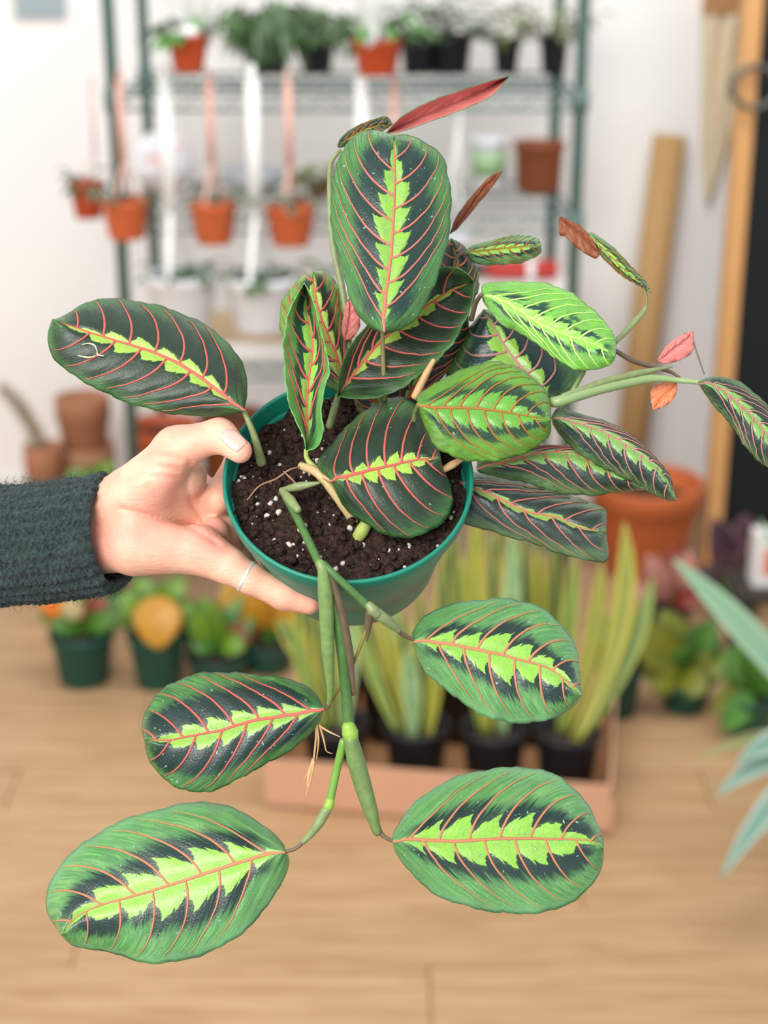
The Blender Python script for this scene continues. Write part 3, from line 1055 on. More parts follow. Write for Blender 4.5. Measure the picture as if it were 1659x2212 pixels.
def hand_sdf(p):
    k0 = 0.010
    d = caps(p, pp(150, 1112, .903), pp(275, 1092, .892), .0165, .0175)
    d = smin(d, caps(p, pp(150, 1180, .900), pp(285, 1168, .888), .0165, .0172), k0)
    # thenar
    th = caps(p, pp(300, 1062, .876), pp(385, 972, .868), .0165, .0115)
    th = smin(th, caps(p, pp(285, 1085, .884), pp(400, 1030, .888), .0165, .0120), 0.008)
    d = smin(d, th, 0.010)
    # hypothenar
    hy = caps(p, pp(295, 1178, .876), pp(430, 1188, .878), .0165, .0125)
    hy = smin(hy, caps(p, pp(430, 1188, .878), pp(492, 1220, .874), .0125, .0095), 0.006)
    d = smin(d, hy, 0.009)
    # palm
    d = smin(d, caps(p, pp(310, 1120, .892), pp(420, 1115, .905), .0150, .0125), 0.010)
    d = smin(d, caps(p, pp(380, 1060, .902), pp(425, 1060, .915), .0130, .0110), 0.010)
    # thumb
    tb = caps(p, pp(378, 968, .866), pp(474, 940, .859), .0112, .0086)
    tb = smin(tb, caps(p, pp(474, 941, .859), pp(518, 974, .853), .0087, .0066), 0.004)
    d = smin(d, tb, 0.006)
    # fingers
    def chain(pts, rs, k=0.003):
        c = None
        for a, b, ra, rb in zip(pts[:-1], pts[1:], rs[:-1], rs[1:]):
            e = caps(p, a, b, ra, rb)
            c = e if c is None else smin(c, e, k)
        return c
    pk_ = chain([pp(470, 1210, .876), pp(540, 1250, .873), pp(612, 1287, .8755), pp(667, 1304, .8755)], [.0095, .0082, .0076, .0060])
    d = smin(d, pk_, 0.005)
    rg = chain([pp(462, 1150, .890), pot_pt(192, .060, .0655), pot_pt(200, .082, .056), pot_pt(208, .087, .036)], [.0085, .0076, .007, .006])
    d = smin(d, rg, 0.004)
    mf = chain([pp(440, 1110, .905), pot_pt(186, .045, .070), pot_pt(160, .052, .069), pot_pt(136, .056, .067)], [.009, .0082, .0076, .006])
    d = smin(d, mf, 0.004)
    ix = chain([pp(428, 1062, .910), pot_pt(176, .030, .0735), pot_pt(152, .034, .072), pot_pt(130, .036, .070)], [.009, .0082, .0076, .006])
    d = smin(d, ix, 0.004)
    # creases
    for pts, r in ((spline([(262, 1098, .87), (320, 1112, .87), (370, 1126, .87), (425, 1146, .87), (470, 1175, .87)], 9), .0012),
                   (spline([(415, 1000, .87), (402, 1040, .87), (405, 1085, .87), (430, 1125, .87)], 8), .0010),
                   (spline([(285, 1010, .87), (330, 1008, .87), (390, 1015, .87)], 6), .0007), (spline([(275, 1030, .87), (325, 1028, .87), (385, 1034, .87)], 6), .0007),
                   (spline([(300, 988, .87), (345, 985, .87), (395, 992, .87)], 6), .0007), (spline([(255, 1150, .87), (270, 1170, .87), (275, 1195, .87)], 5), .0004)):
        g = None
        fw = np.array(cF)
        A0 = pp(*pts[0])
        q = p - fw * ((p - A0) @ fw)[:, None]
        for a, b in zip(pts[:-1], pts[1:]):
            A_, B_ = pp(*a), pp(*b)
            A_ = A_ - fw * ((A_ - A0) @ fw)
            B_ = B_ - fw * ((B_ - A0) @ fw)
            e = caps(q, A_, B_, 0.0, 0.0)
            g = e if g is None else np.minimum(g, e)
        d = d + r * np.exp(-(g / 0.0013) ** 2) * (np.abs((p - A0) @ fw) < 0.03)
    return d


def surface_nets(fun, lo, hi, h):
    n = np.ceil((hi - lo) / h).astype(int) + 1
    ax = [lo[i] + h * np.arange(n[i]) for i in range(3)]
    X, Y, Z = np.meshgrid(*ax, indexing='ij')
    pts = np.stack([X.ravel(), Y.ravel(), Z.ravel()], 1)
    val = np.concatenate([fun(c) for c in np.array_split(pts, 12)]).reshape(n)
    s = val < 0
    cs = np.zeros(tuple(n - 1), int)
    for a in (0, 1):
        for b in (0, 1):
            for c in (0, 1):
                cs += s[a:n[0] - 1 + a, b:n[1] - 1 + b, c:n[2] - 1 + c]
    act = (cs > 0) & (cs < 8)
    idx = -np.ones(act.shape, int)
    ijk = np.argwhere(act)
    idx[act] = np.arange(len(ijk))
    acc = np.zeros((len(ijk), 3))
    cnt = np.zeros(len(ijk))
    corners = [(a, b, c) for a in (0, 1) for b in (0, 1) for c in (0, 1)]
    for e0 in corners:
        for axn in range(3):
            if e0[axn] == 1:
                continue
            e1 = list(e0)
            e1[axn] = 1
            v0 = val[ijk[:, 0] + e0[0], ijk[:, 1] + e0[1], ijk[:, 2] + e0[2]]
            v1 = val[ijk[:, 0] + e1[0], ijk[:, 1] + e1[1], ijk[:, 2] + e1[2]]
            cr = (v0 < 0) != (v1 < 0)
            tt = np.where(cr, v0 / np.where(cr, v0 - v1, 1), 0)
            q = np.tile(np.array(e0, float), (len(ijk), 1))
            q[:, axn] = tt
            acc[cr] += q[cr]
            cnt[cr] += 1
    V = lo + h * (ijk + acc / cnt[:, None])
    Fc = []
    for axn in range(3):
        u, v_ = [(1, 2), (2, 0), (0, 1)][axn]
        a = s
        sl0 = [slice(1, -1)] * 3
        sl1 = [slice(1, -1)] * 3
        sl0[axn] = slice(0, n[axn] - 1)
        sl1[axn] = slice(1, n[axn])
        s0_, s1_ = a[tuple(sl0)], a[tuple(sl1)]
        loc = np.argwhere(s0_ != s1_)
        fl = s0_[s0_ != s1_]
        base = loc.copy()
        for k in range(3):
            if k != axn:
                base[:, k] += 1
        def cell(du, dv):
            c = base.copy()
            c[:, u] -= du
            c[:, v_] -= dv
            return idx[c[:, 0], c[:, 1], c[:, 2]]
        q = np.stack([cell(1, 1), cell(0, 1), cell(0, 0), cell(1, 0)], 1)
        q[~fl] = q[~fl][:, ::-1]
        Fc += q.tolist()
    return V, Fc


cs_ = np.array([pp(500, 1340, .84), pp(500, 1340, .90), pp(90, 900, .84), pp(90, 1330, .94), pp(700, 900, .84), pp(700, 1330, .95), pp(90, 1200, .97), pp(700, 1200, .97), pp(400, 880, .9), pp(90, 950, .95),
                np.array(potP(130, .03, .08)), np.array(potP(130, .06, .08))])
lo, hi = cs_.min(0) - 0.012, cs_.max(0) + 0.012
HV, HF = surface_nets(hand_sdf, lo, hi, 0.00125)
t = NT('skin')
v = t.obj()
blotch = t.noise(55, 3, v)
c = t.mix(t.step(blotch, 0.35, 0.65), lin('#ecb69b'), lin('#e5a48c'))
c = t.mix(t.step(t.noise(18, 2, v), 0.52, 0.75), c, lin('#dd917f'))
mpn = t.n('ShaderNodeMapping')
mpn.inputs['Scale'].default_value = (1.0, 1.0, 5.0)
t.l(v, mpn.inputs['Vector'])
t.bump(t.math('ADD', t.math('MULTIPLY', t.noise(130, 4, mpn.outputs[0], 0.6), 1.0), t.math('MULTIPLY', t.noise(1300, 2, v), 0.25)), 0.35, 0.0012)
t.b.inputs['Subsurface Weight'].default_value = 0.15
t.b.inputs['Subsurface Radius'].default_value = (0.006, 0.0025, 0.0015)
t.b.inputs['Subsurface Scale'].default_value = 1.0
SKIN = t.fin(c, 0.48, 0.4)
hand = mesh('hand', HV, HF, SKIN, person, world=True, label='bare left hand gripping the pot rim')

# thumbnail : curved shield lying on the thumb tip
ax_t = (P(534, 985, .852) - P(488, 950, .858)).normalized()
nrm = (-cF * 0.93 + cU * 0.30 + cR * 0.28)
nrm = (nrm - ax_t * nrm.dot(ax_t)).normalized()
wd = ax_t.cross(nrm).normalized()
ctr = P(507, 966, .8545)
G = np.zeros((16, 13, 3))
for i in range(16):
    for j in range(13):
        a = i / 15 * 2 - 1
        b = j / 12 * 2 - 1
        hw = 0.0046 * (1 - 0.28 * max(0, -a) ** 3) * math.sqrt(max(0.02, 1 - max(0, a) ** 4 * 0.55))
        ang = b * 0.62
        x = a * 0.0066
        rad = 0.0085 - 0.0010 * (a + 1) / 2
        p = ctr + ax_t * x + wd * (math.sin(ang) * hw / 0.58) + nrm * (rad * math.cos(ang) - (0.0005 if a > .9 else 0) - 0.0006 * (a + 1) ** 2 * 0.5)
        G[i, j] = p
V, Fc, mi, _ = sheet(G, 0.0006, np.array(nrm))
mesh('thumbnail', V, Fc, plain('nail', '#f0b3a4', '#eaa596', 60, 0.25, 0.5), person, world=True)
# thin silver ring on the little finger
c0 = P(533, 1246, .8733)
axr = (P(575, 1268, .8738) - P(500, 1227, .8748)).normalized()
e1 = axr.orthogonal().normalized()
e2 = axr.cross(e1)
V, Fc = [], []
for i in range(40):
    a = 2 * math.pi * i / 40
    for j in range(8):
        b = 2 * math.pi * j / 8
        V.append(c0 + (e1 * math.cos(a) + e2 * math.sin(a)) * (0.00875 + 0.0005 * math.cos(b)) + axr * (0.0011 * math.sin(b)))
for i in range(40):
    for j in range(8):
        Fc.append((i * 8 + j, i * 8 + (j + 1) % 8, ((i + 1) % 40) * 8 + (j + 1) % 8, ((i + 1) % 40) * 8 + j))
mesh('finger_ring', V, Fc, plain('silver', '#e4e2de', '#d2d0cc', 50, 0.38, 0.6, 0.45), person, world=True, label='thin silver ring')

# knitted sleeve
t = NT('knit_wool')
v = t.obj()
kn = t.noise(420, 4, v, 0.7)
c = t.mix(t.step(kn, 0.3, 0.7), lin('#1a2423'), lin('#394849'))
c = t.mix(t.step(t.noise(90, 2, v), 0.55, 0.75), c, lin('#2d3a36'))
t.bump(t.noise(900, 3, v), 0.8, 0.002)
t.b.inputs['Sheen Weight'].default_value = 0.12
KNIT = t.fin(c, 0.9, 0.15)
a0, a1 = P(-260, 1200, .935), P(246, 1153, .892)
axs = (a1 - a0).normalized()
vu = (cU - axs * cU.dot(axs)).normalized()
vf = axs.cross(vu).normalized()
Ls = (a1 - a0).length
NA_, NL_ = 330, 230
V, Fc = [], []
cuffs = []
for i in range(NL_ + 14):
    inner = i >= NL_
    u = min(i, NL_ - 1) / (NL_ - 1)
    if inner:
        u = 1 - (i - NL_) / 14 * 0.12
    cpt = a0.lerp(a1, u) + cU * (0.0015 * math.sin(u * 7)) 
    for j in range(NA_):
        a = 2 * math.pi * j / NA_
        ry = 0.0328 + 0.0016 * (1 - u)
        rx = 0.0312
        rib = math.cos(a * 26 + 0.35 * math.sin(u * 9))
        stitch = math.sin(u * Ls / 0.0042 * 2 * math.pi + (math.pi if rib > 0 else 0))
        disp = 0.0008 * rib + 0.0003 * stitch * (0.5 + 0.5 * abs(rib)) + 0.0016 * noise.noise(Vector((math.cos(a) * 3, math.sin(a) * 3, u * 9))) \
            + 0.0010 * noise.noise(Vector((math.cos(a) * 30, math.sin(a) * 30, u * 90)))
        if inner:
            k = (i - NL_) / 14
            disp -= 0.0042 + 0.002 * k
        elif i > NL_ - 4:
            disp -= 0.0007 * (i - NL_ + 4)
        jag = 0.0012 * noise.noise(Vector((math.cos(a) * 5, math.sin(a) * 5, 1))) + 0.0006 * rib if u > 0.9 else 0
        V.append(cpt + vu * math.sin(a) * (ry + disp) + vf * math.cos(a) * (rx + disp) + axs * jag)
for i in range(NL_ + 13):
    for j in range(NA_):
        Fc.append((i * NA_ + j, i * NA_ + (j + 1) % NA_, (i + 1) * NA_ + (j + 1) % NA_, (i + 1) * NA_ + j))
sleeve = mesh('sleeve', V, Fc, KNIT, person, world=True, label='dark grey-green ribbed knit sleeve')
mb = MB()
rr = random.Random(4)
for k in range(2600):
    u = rr.random() ** 0.8
    a = rr.uniform(0, 2 * math.pi)
    p0 = a0.lerp(a1, u) + vu * math.sin(a) * 0.0335 + vf * math.cos(a) * 0.032
    nn = (vu * math.sin(a) + vf * math.cos(a)).normalized()
    d1 = (nn * rr.uniform(0.2, 0.9) + axs * rr.uniform(-1, 1) + axs.cross(nn) * rr.uniform(-1, 1)).normalized()
    d2 = (nn * rr.uniform(-0.5, 0.5) + axs * rr.uniform(-1, 1) + axs.cross(nn) * rr.uniform(-1, 1)).normalized()
    L_ = rr.uniform(0.003, 0.008)
    pts = [p0, p0 + d1 * L_ * 0.5, p0 + d1 * L_ * 0.8 + d2 * L_ * 0.5]
    mb.add(*tube([Vector(q) for q in spline(pts, 5)], 0.00007, 3))
mb.build('wool_fuzz', plain('wool_fibre', '#55635d', '#3a4644', 50, 0.9, 0.1), sleeve, world=False, kind='stuff').data.transform(Matrix.Translation(-Vector(person.location)))

# ------------------------------------------------------------------ background helpers
def fol_mesh(n, spread, height, ll, lw, seed, droop=0.0, base_r=0.01, up=0.6):
    """a tuft of n small bent leaves around the origin"""
    rr = random.Random(seed)
    V, Fc, S_, Q_ = [], [], [], []
    for k in range(n):
        a = rr.uniform(0, 2 * math.pi)
        r0 = base_r * math.sqrt(rr.random())
        tilt = rr.random() ** 0.7
        dirv = Vector((math.cos(a) * tilt, math.sin(a) * tilt, up + rr.uniform(-0.2, 0.5))).normalized()
        st = Vector((math.cos(a) * r0, math.sin(a) * r0, 0)) + dirv * rr.uniform(0.0, 1.0) * Vector((spread * tilt, spread * tilt, height)).length * 0.75
        L_ = ll * rr.uniform(0.7, 1.25)
        wdt = lw * rr.uniform(0.7, 1.2)
        d = (dirv + Vector((math.cos(a), math.sin(a), -droop * rr.random())) * 0.7).normalized()
        sd = d.cross(Vector((rr.uniform(-.3, .3), rr.uniform(-.3, .3), 1))).normalized()
        nn = sd.cross(d)
        kk = len(V)
        for i, (u, wv) in enumerate(((0, .15), (.3, .9), (.6, 1), (.85, .55), (1, .03))):
            c_ = st + d * (L_ * u) - Vector((0, 0, 1)) * (L_ * (0.25 + droop) * u * u) + nn * 0
            V += [c_ - sd * wdt * wv / 2 + nn * wdt * 0.12 * wv, c_, c_ + sd * wdt * wv / 2 + nn * wdt * 0.12 * wv]
            S_ += [u] * 3
            Q_ += [-1, 0, 1]
        for i in range(4):
            for j in range(2):
                q = kk + i * 3 + j
                Fc.append((q, q + 1, q + 4, q + 3))
    return V, Fc, {'s': S_, 'q': Q_, 'seed': [seed] * len(V)}


def blade_pts(b, tip, width, bend=None, ns=18, nq=7, fold=0.25, prof=None, face=None):
    """leaf grid from b to tip, bulging along bend, facing 'face'"""
    b, tip = Vector(b), Vector(tip)
    ax = tip - b
    L_ = ax.length
    bend = Vector(bend) if bend is not None else Vector((0, 0, 0))
    face = Vector(face) if face is not None else -cF
    G = np.zeros((ns, nq, 3))
    prof = prof or (lambda u: (min(1, (u + 0.12) * 3.2)) ** 0.6 * (1 - u ** 3.2) ** 0.8 + 0.01)
    for i in range(ns):
        u = i / (ns - 1)
        c_ = b + ax * u + bend * (4 * u * (1 - u))
        d = (ax + bend * (4 - 8 * u)).normalized()
        sd = d.cross(face).normalized()
        nn = sd.cross(d).normalized()
        w_ = width / 2 * prof(u)
        for j in range(nq):
            q = j / (nq - 1) * 2 - 1
            G[i, j] = c_ + sd * (q * w_) + nn * (fold * w_ * q * q)
    return G


BLADE_N = [0]


def blade(name, parent, b, tip, width, mat, bend=None, fold=0.25, prof=None, face=None, world=True, thick=0.0012, ns=18, nq=7):
    BLADE_N[0] += 1
    G = blade_pts(b, tip, width, bend, ns, nq, fold, prof, face)
    V, Fc, mi, _ = sheet(G, thick, -np.array(cF))
    s_, q_ = np.meshgrid(np.linspace(0, 1, ns), np.linspace(-1, 1, nq), indexing='ij')
    att = {'s': np.tile(s_.ravel(), 2), 'q': np.tile(q_.ravel(), 2), 'seed': np.full(2 * ns * nq, BLADE_N[0] * 1.7)}
    return mesh(name, V, Fc, mat, parent, attrs=att, world=world)


OVAL = lambda u: math.sin(math.pi * min(1, max(0, u * 0.97 + 0.02)) ** 0.85) ** 0.75 + 0.01


def pot_profile(r, h, taper=0.72, lip=0.18, wall=0.004):
    rb = r * taper
    return [(0, 0), (rb * 0.96, 0), (rb, 0.002), (r * 0.93, h * (1 - lip)), (r * 0.95, h * (1 - lip) + 0.001), (r * 0.995, h * (1 - lip) + 0.002), (r, h - 0.003), (r, h),
            (r - wall, h), (r - wall * 1.2, h * (1 - lip)), (r - wall * 1.6, h * 0.82), (0, h * 0.82)]


TERRA = plain('terracotta_orange', '#d4683a', '#c65f35', 25, 0.5)
TERRB = plain('terracotta_brick', '#bd4a22', '#b24420', 25, 0.45)
TERRC = plain('terracotta_brown', '#8c4a26', '#7b4022', 25, 0.6)
TERRD = plain('terracotta_clay', '#bb8262', '#ab7352', 14, 0.7)
BLACKP = plain('black_pot_plastic', '#151c24', '#10161c', 25, 0.4)
GREENP = plain('dark_green_pot_plastic', '#0d5044', '#0a463b', 25, 0.45)
WHITEP = plain('white_pot_plastic', '#eef1f5', '#e7eaee', 25, 0.4)
DIRT = plain('dark_potting_mix', '#2c211b', '#1e1612', 90, 0.9)
STRAPP = plain('pinkish_strap_plastic', '#e0b0a2', '#d9a595', 30, 0.45)
STRAPW = plain('white_strap_plastic', '#f4f4f2', '#ecece9', 30, 0.4)
FOLG = blade_mat('foliage_green', '#46653a', '#5f7c4c', '#314e2b')
FOLD = blade_mat('foliage_dark', '#3b5a36', '#55754a', '#2a4429')
FOLB = blade_mat('foliage_bright', '#3f7a26', '#569030', '#2f641e')
FOLS = blade_mat('foliage_silver', '#62735a', '#7d8a72', '#425542')
FOLO = blade_mat('foliage_olive', '#6e7a48', '#8a8f58', '#4c5a34')

# ------------------------------------------------------------------ wire rack
YF, YR = 3.18, 3.63
GRACK = plain('green_epoxy_metal', '#56706a', '#48625d', 20, 0.4, 0.5)
xl = atY(232, 0, YF).x
xr = atY(1262, 0, YF).x
zs = [1.62, atY(700, 203, YF).z, atY(700, 468, YF).z, atY(700, 786, YF).z, 0.20]
rack = thing('wire_shelf_rack', 'tall green wire shelving rack filled with potted plants against the wall', 'shelf rack', ((xl + xr) / 2, (YF + YR) / 2, 0))
rx, ry = (xr - xl) / 2, (YR - YF) / 2
for sx in (-1, 1):
    for sy in (-1, 1):
        mb = MB()
        mb.lathe([(0.0, 0), (0.016, 0), (0.017, 0.01), (0.006, 0.02), (0.006, 0.03), (0.0127, 0.03), (0.0127, 1.86), (0.0105, 1.87), (0, 1.87)], 16, Matrix.Translation((sx * rx, sy * ry, 0)))
        for z in zs:
            mb.lathe([(0.0127, z - 0.035), (0.017, z - 0.034), (0.0185, z + 0.008), (0.0127, z + 0.009)], 16, Matrix.Translation((sx * rx, sy * ry, 0)))
        mb.build('post', GRACK, rack)


def shelf_mb(z):
    mb = MB()
    for sy in (-1, 1):
        for dz in (0, -0.026):
            mb.tube([(-rx, sy * ry, z + dz - 0.004), (rx, sy * ry, z + dz - 0.004)], 0.0032, 6)
        n = 22
        pts = [(-rx + 2 * rx * i / n, sy * ry, z - 0.004 - (0.026 if i % 2 else 0)) for i in range(n + 1)]
        mb.tube(pts, 0.0018, 4)
    for sx in (-1, 1):
        for dz in (0, -0.026):
            mb.tube([(sx * rx, -ry, z + dz - 0.004), (sx * rx, ry, z + dz - 0.004)], 0.0032, 6)
    for yy_ in (-0.3, 0.3):
        mb.tube([(-rx, yy_ * ry, z - 0.006), (rx, yy_ * ry, z - 0.006)], 0.0028, 6)
    n = 34
    for i in range(1, n):
        x = -rx + 2 * rx * i / n
        mb.tube([(x, -ry, z), (x, ry, z)], 0.0016, 5)
    return mb


for z in zs:
    shelf_mb(z).build('wire_shelf', GRACK, rack)
SZ = zs


def hang_pot(name, label, x, ytop, ybot, wpx, Y, top_px, potm, strapm, fol, strap_px=16, group=None, fseed=1, taper=0.72, dx=0, fn=26, fh=0.05, fl=0.045, fw=0.018, droop=0.4, split=0.30):
    """a pot hanging on flat straps from the shelf above"""
    ct = atY(x, ytop, Y)
    m = pxm(ct)
    r = wpx * m / 2
    h = (ybot - ytop) * m / 0.95
    base = Vector((ct.x, Y, ct.z - h))
    tg = thing(name, label, 'hanging plant', base, group=group)
    mesh('pot', *lathe(pot_profile(r, h, taper, 0.2, 0.003), 32), potm, tg)
    mesh('soil', *lathe([(0, h * 0.8), (r * 0.93, h * 0.8), (r * 0.9, h * 0.84), (0, h * 0.86)], 24), DIRT, tg)
    zt = atY(x + dx, top_px, Y).z - base.z
    mb = MB()
    w_ = strap_px * m
    xt = dx * m
    # two straps rising from the rim and meeting in a flat hook strip
    zk = h + (zt - h) * split
    mb.add([(-r * .98, -0.002, h * .9), (-r * .98, 0.002, h * .9), (-r * .86, 0.002, h * .9), (-r * .86, -0.002, h * .9),
            (xt - w_ * .5, -0.002, zk), (xt - w_ * .5, 0.002, zk), (xt - w_ * .2, 0.002, zk), (xt - w_ * .2, -0.002, zk)],
           [(0, 1, 2, 3), (4, 7, 6, 5), (0, 4, 5, 1), (1, 5, 6, 2), (2, 6, 7, 3), (3, 7, 4, 0)]) if False else None
    nb = 14
    for sgn in (-1, 1):
        pts = [(0.0 + sgn * r * 0.25, sgn * r * 0.97 * 0.9, h * 0.93), (xt * .5 + sgn * r * .12, sgn * r * 0.5, h + (zk - h) * .5), (xt, sgn * 0.004, zk)]
        mb.add(*stube(pts, [w_ * .22, w_ * .26, w_ * .3], 6, 10))
    mb.box((xt, 0, (zk + zt) / 2), (w_, 0.004, zt - zk))
    hk = [(xt, 0, zt), (xt, 0.004, zt + 0.012), (xt, 0.014, zt + 0.018), (xt, 0.022, zt + 0.010), (xt, 0.022, zt)]
    mb.add(*stube(hk, [w_ * .3] * 3, 6, 14))
    mb.build('hanger_strap', strapm, tg)
    if fol is not None:
        V, Fc, at = fol_mesh(fn, r * 0.8, fh, fl, fw, fseed, droop, r * 0.6)
        mesh('foliage', [Vector(q) + Vector((0, 0, h * 0.84)) for q in V], Fc, fol, tg, attrs=at, kind='stuff')
    return tg


YH = 3.145
# middle row of terracotta hanging pots
hang_pot('hanging_pot', 'orange hanging pot in front of the rack\'s left green post', 270, 428, 510, 108, YH, 178, TERRA, STRAPP, FOLS, 17, 'orange hanging pots', 3, fn=14)
hang_pot('hanging_pot', 'middle of the three bright orange hanging pots in a row', 460, 434, 520, 106, YH, 178, TERRA, STRAPP, FOLS, 17, 'orange hanging pots', 4, fn=22)
hang_pot('hanging_pot', 'bright orange hanging pot nearest the upright leaf', 627, 442, 524, 112, YH, 178, TERRA, STRAPP, FOLS, 17, 'orange hanging pots', 5, fn=24)
hang_pot('hanging_pot', 'darker orange hanging pot leftmost, outside the rack', 187, 392, 466, 80, 3.36, 190, TERRB, STRAPP, FOLD, 6, 'orange hanging pots', 6, dx=22, fn=20)
hang_pot('hanging_pot', 'orange hanging pot hidden behind the upright leaf', 850, 442, 524, 108, YH, 178, TERRA, STRAPP, FOLS, 15, 'orange hanging pots', 8, fn=16)
# white hanging baskets
YB = 3.115
hang_pot('hanging_basket', 'white hanging basket on the left, above the dark left leaf', 392, 590, 702, 160, YB, 168, WHITEP, STRAPW, FOLD, 27, 'white hanging baskets', 7, 0.72, -18, 30, 0.03, 0.05, 0.02)
hang_pot('hanging_basket', 'white hanging basket on the right, beside the folded pale leaf', 563, 594, 706, 160, YB, 168, WHITEP, STRAPW, FOLD, 27, 'white hanging baskets', 9, 0.72, -8, 30, 0.03, 0.05, 0.02)
hang_pot('hanging_basket', 'white hanging basket behind the upright leaf, its strap showing above', 775, 594, 706, 160, YB, 168, WHITEP, STRAPW, FOLD, 26, 'white hanging baskets', 10, 0.72, 8, 26, 0.03, 0.05, 0.02)
# top row of brick-red pots with wide white straps
hang_pot('hanging_pot', 'brick-red pot with wide white strap, top left of the rack', 405, 74, 148, 92, YH - 0.03, -190, TERRB, STRAPW, FOLB, 58, 'brick-red pots on wide white straps', 11, dx=24, fn=22, fh=0.06, fl=0.07, fw=0.03, split=0.03)
hang_pot('hanging_pot', 'brick-red pot with wide white strap, top centre of the rack', 815, 84, 156, 112, YH - 0.03, -190, TERRB, STRAPW, FOLB, 62, 'brick-red pots on wide white straps', 12, dx=-14, fn=26, fh=0.06, fl=0.08, fw=0.035, split=0.03)


def shelf_pot(name, label, x, ytop, ybot, wpx, z, fol, seed, potm=BLACKP, n=40, sp=0.05, fh=0.1, fl=0.05, fw=0.02, droop=0.3, cat='potted plant', group=None, taper=0.75, Y=None):
    """a pot standing on a shelf at height z"""
    if Y is None:
        # depth where the pot's foot meets the shelf
        r_ = ray(x, ybot)
        Y = min(max((CAM + r_ * ((z - CAM.z) / r_.z)).y, YF + 0.05), YR - 0.05) if abs(r_.z) > 1e-4 else YR - 0.08
    c_ = atY(x, ytop, Y)
    m = pxm(c_)
    r = wpx * m / 2
    h = max(0.03, c_.z - z)
    tg = thing(name, label, cat, (c_.x, Y, z + 0.0017), group=group)
    mesh('pot', *lathe(pot_profile(r, h, taper, 0.15, 0.003), 28), potm, tg)
    mesh('soil', *lathe([(0, h * 0.8), (r * 0.93, h * 0.8), (r * 0.9, h * 0.86), (0, h * 0.87)], 20), DIRT, tg)
    if fol is not None:
        V, Fc, at = fol_mesh(n, sp, fh, fl, fw, seed, droop, r * 0.7)
        mesh('foliage', [Vector(q) + Vector((0, 0, h * 0.86)) for q in V], Fc, fol, tg, attrs=at, kind='stuff')
    return tg


G1 = 'black pots on the top rack shelf'
shelf_pot('potted_plant', 'black pot with bushy trailing green fern on the top shelf', 575, 62, 150, 105, SZ[1], FOLG, 21, n=220, sp=0.10, fh=0.05, fl=0.05, fw=0.016, droop=1.2, group=G1)
shelf_pot('potted_plant', 'small black pot with soft green foliage, left of the centre brick pot', 684, 80, 152, 82, SZ[1], FOLG, 22, n=160, sp=0.09, fh=0.07, fl=0.05, fw=0.016, droop=0.6, group=G1)
shelf_pot('potted_plant', 'wide black pot just right of the centre brick-red pot', 905, 70, 136, 90, SZ[1], FOLD, 23, n=60, sp=0.05, fh=0.10, fl=0.05, fw=0.02, group=G1)
shelf_pot('potted_plant', 'largest black pot with mixed grey-green foliage on the top shelf', 975, 75, 154, 98, SZ[1], FOLS, 24, n=90, sp=0.05, fh=0.12, fl=0.05, fw=0.022, group=G1)
shelf_pot('potted_plant', 'slim black pot with green leaves, second from the right post', 1095, 88, 154, 62, SZ[1], FOLO, 25, n=80, sp=0.04, fh=0.11, fl=0.045, fw=0.018, group=G1)
shelf_pot('potted_plant', 'slim black pot with olive leaves beside the right green post', 1198, 78, 154, 68, SZ[1], FOLO, 26, n=80, sp=0.04, fh=0.12, fl=0.045, fw=0.018, group=G1)
# middle shelf
shelf_pot('flower_pot', 'empty square-shouldered brown clay pot on the middle shelf at right', 1166, 308, 412, 112, SZ[2], None, 0, TERRC, cat='pot', taper=0.85)
tg = shelf_pot('paper_cup', 'white and pale green cup on the middle shelf', 1056, 300, 400, 84, SZ[2], None, 0, WHITEP, cat='cup', taper=0.78)
cup_ = [c_ for c_ in tg.children if c_.name.startswith('pot')][0]
cr_, ch_ = max(v_.co.x for v_ in cup_.data.vertices), max(v_.co.z for v_ in cup_.data.vertices)
cr_at = lambda z_: cr_ * (0.78 + 0.15 * z_ / 0.85)
mesh('cup_band', *lathe([(cr_at(.2), ch_ * .2), (cr_at(.2) + .001, ch_ * .2), (cr_at(.72) + .001, ch_ * .72), (cr_at(.72), ch_ * .72)], 28), plain('cup_green', '#a3c795', '#96bd89', 20, 0.5), tg)
shelf_pot('potted_plant', 'small pot with olive leaves on the middle shelf left of the big leaf', 690, 400, 425, 60, SZ[2], FOLO, 31, TERRC, n=50, sp=0.05, fh=0.04, fl=0.045, fw=0.02)
# crumpled white bag with pink print
cb = atY(352, 395, 3.48)
bagt = thing('plastic_bag', 'crumpled white plastic bag with pink print on the middle shelf', 'bag', (cb.x, 3.48, SZ[2] + 0.002))
V, Fc = [], []
for i in range(15):
    th = math.pi * i / 14
    for j in range(24):
        a = 2 * math.pi * j / 24
        k = 1 + 0.22 * noise.noise(Vector((math.cos(a) * 2, math.sin(a) * 2, th * 2)))
        V.append((0.062 * math.sin(th) ** .7 * math.cos(a) * k, 0.05 * math.sin(th) ** .7 * math.sin(a) * k, 0.055 * (1 - math.cos(th)) * (1 + .12 * math.sin(3 * a))))
for i in range(14):
    for j in range(24):
        Fc.append((i * 24 + j, i * 24 + (j + 1) % 24, (i + 1) * 24 + (j + 1) % 24, (i + 1) * 24 + j))
t = NT('bag_film')
v = t.obj()
c = t.mix(t.step(t.noise(28, 1, v), 0.56, 0.62), lin('#e9e9ec'), lin('#ecc3c6'))
mesh('film', V, Fc, t.fin(c, 0.35, 0.5), bagt)
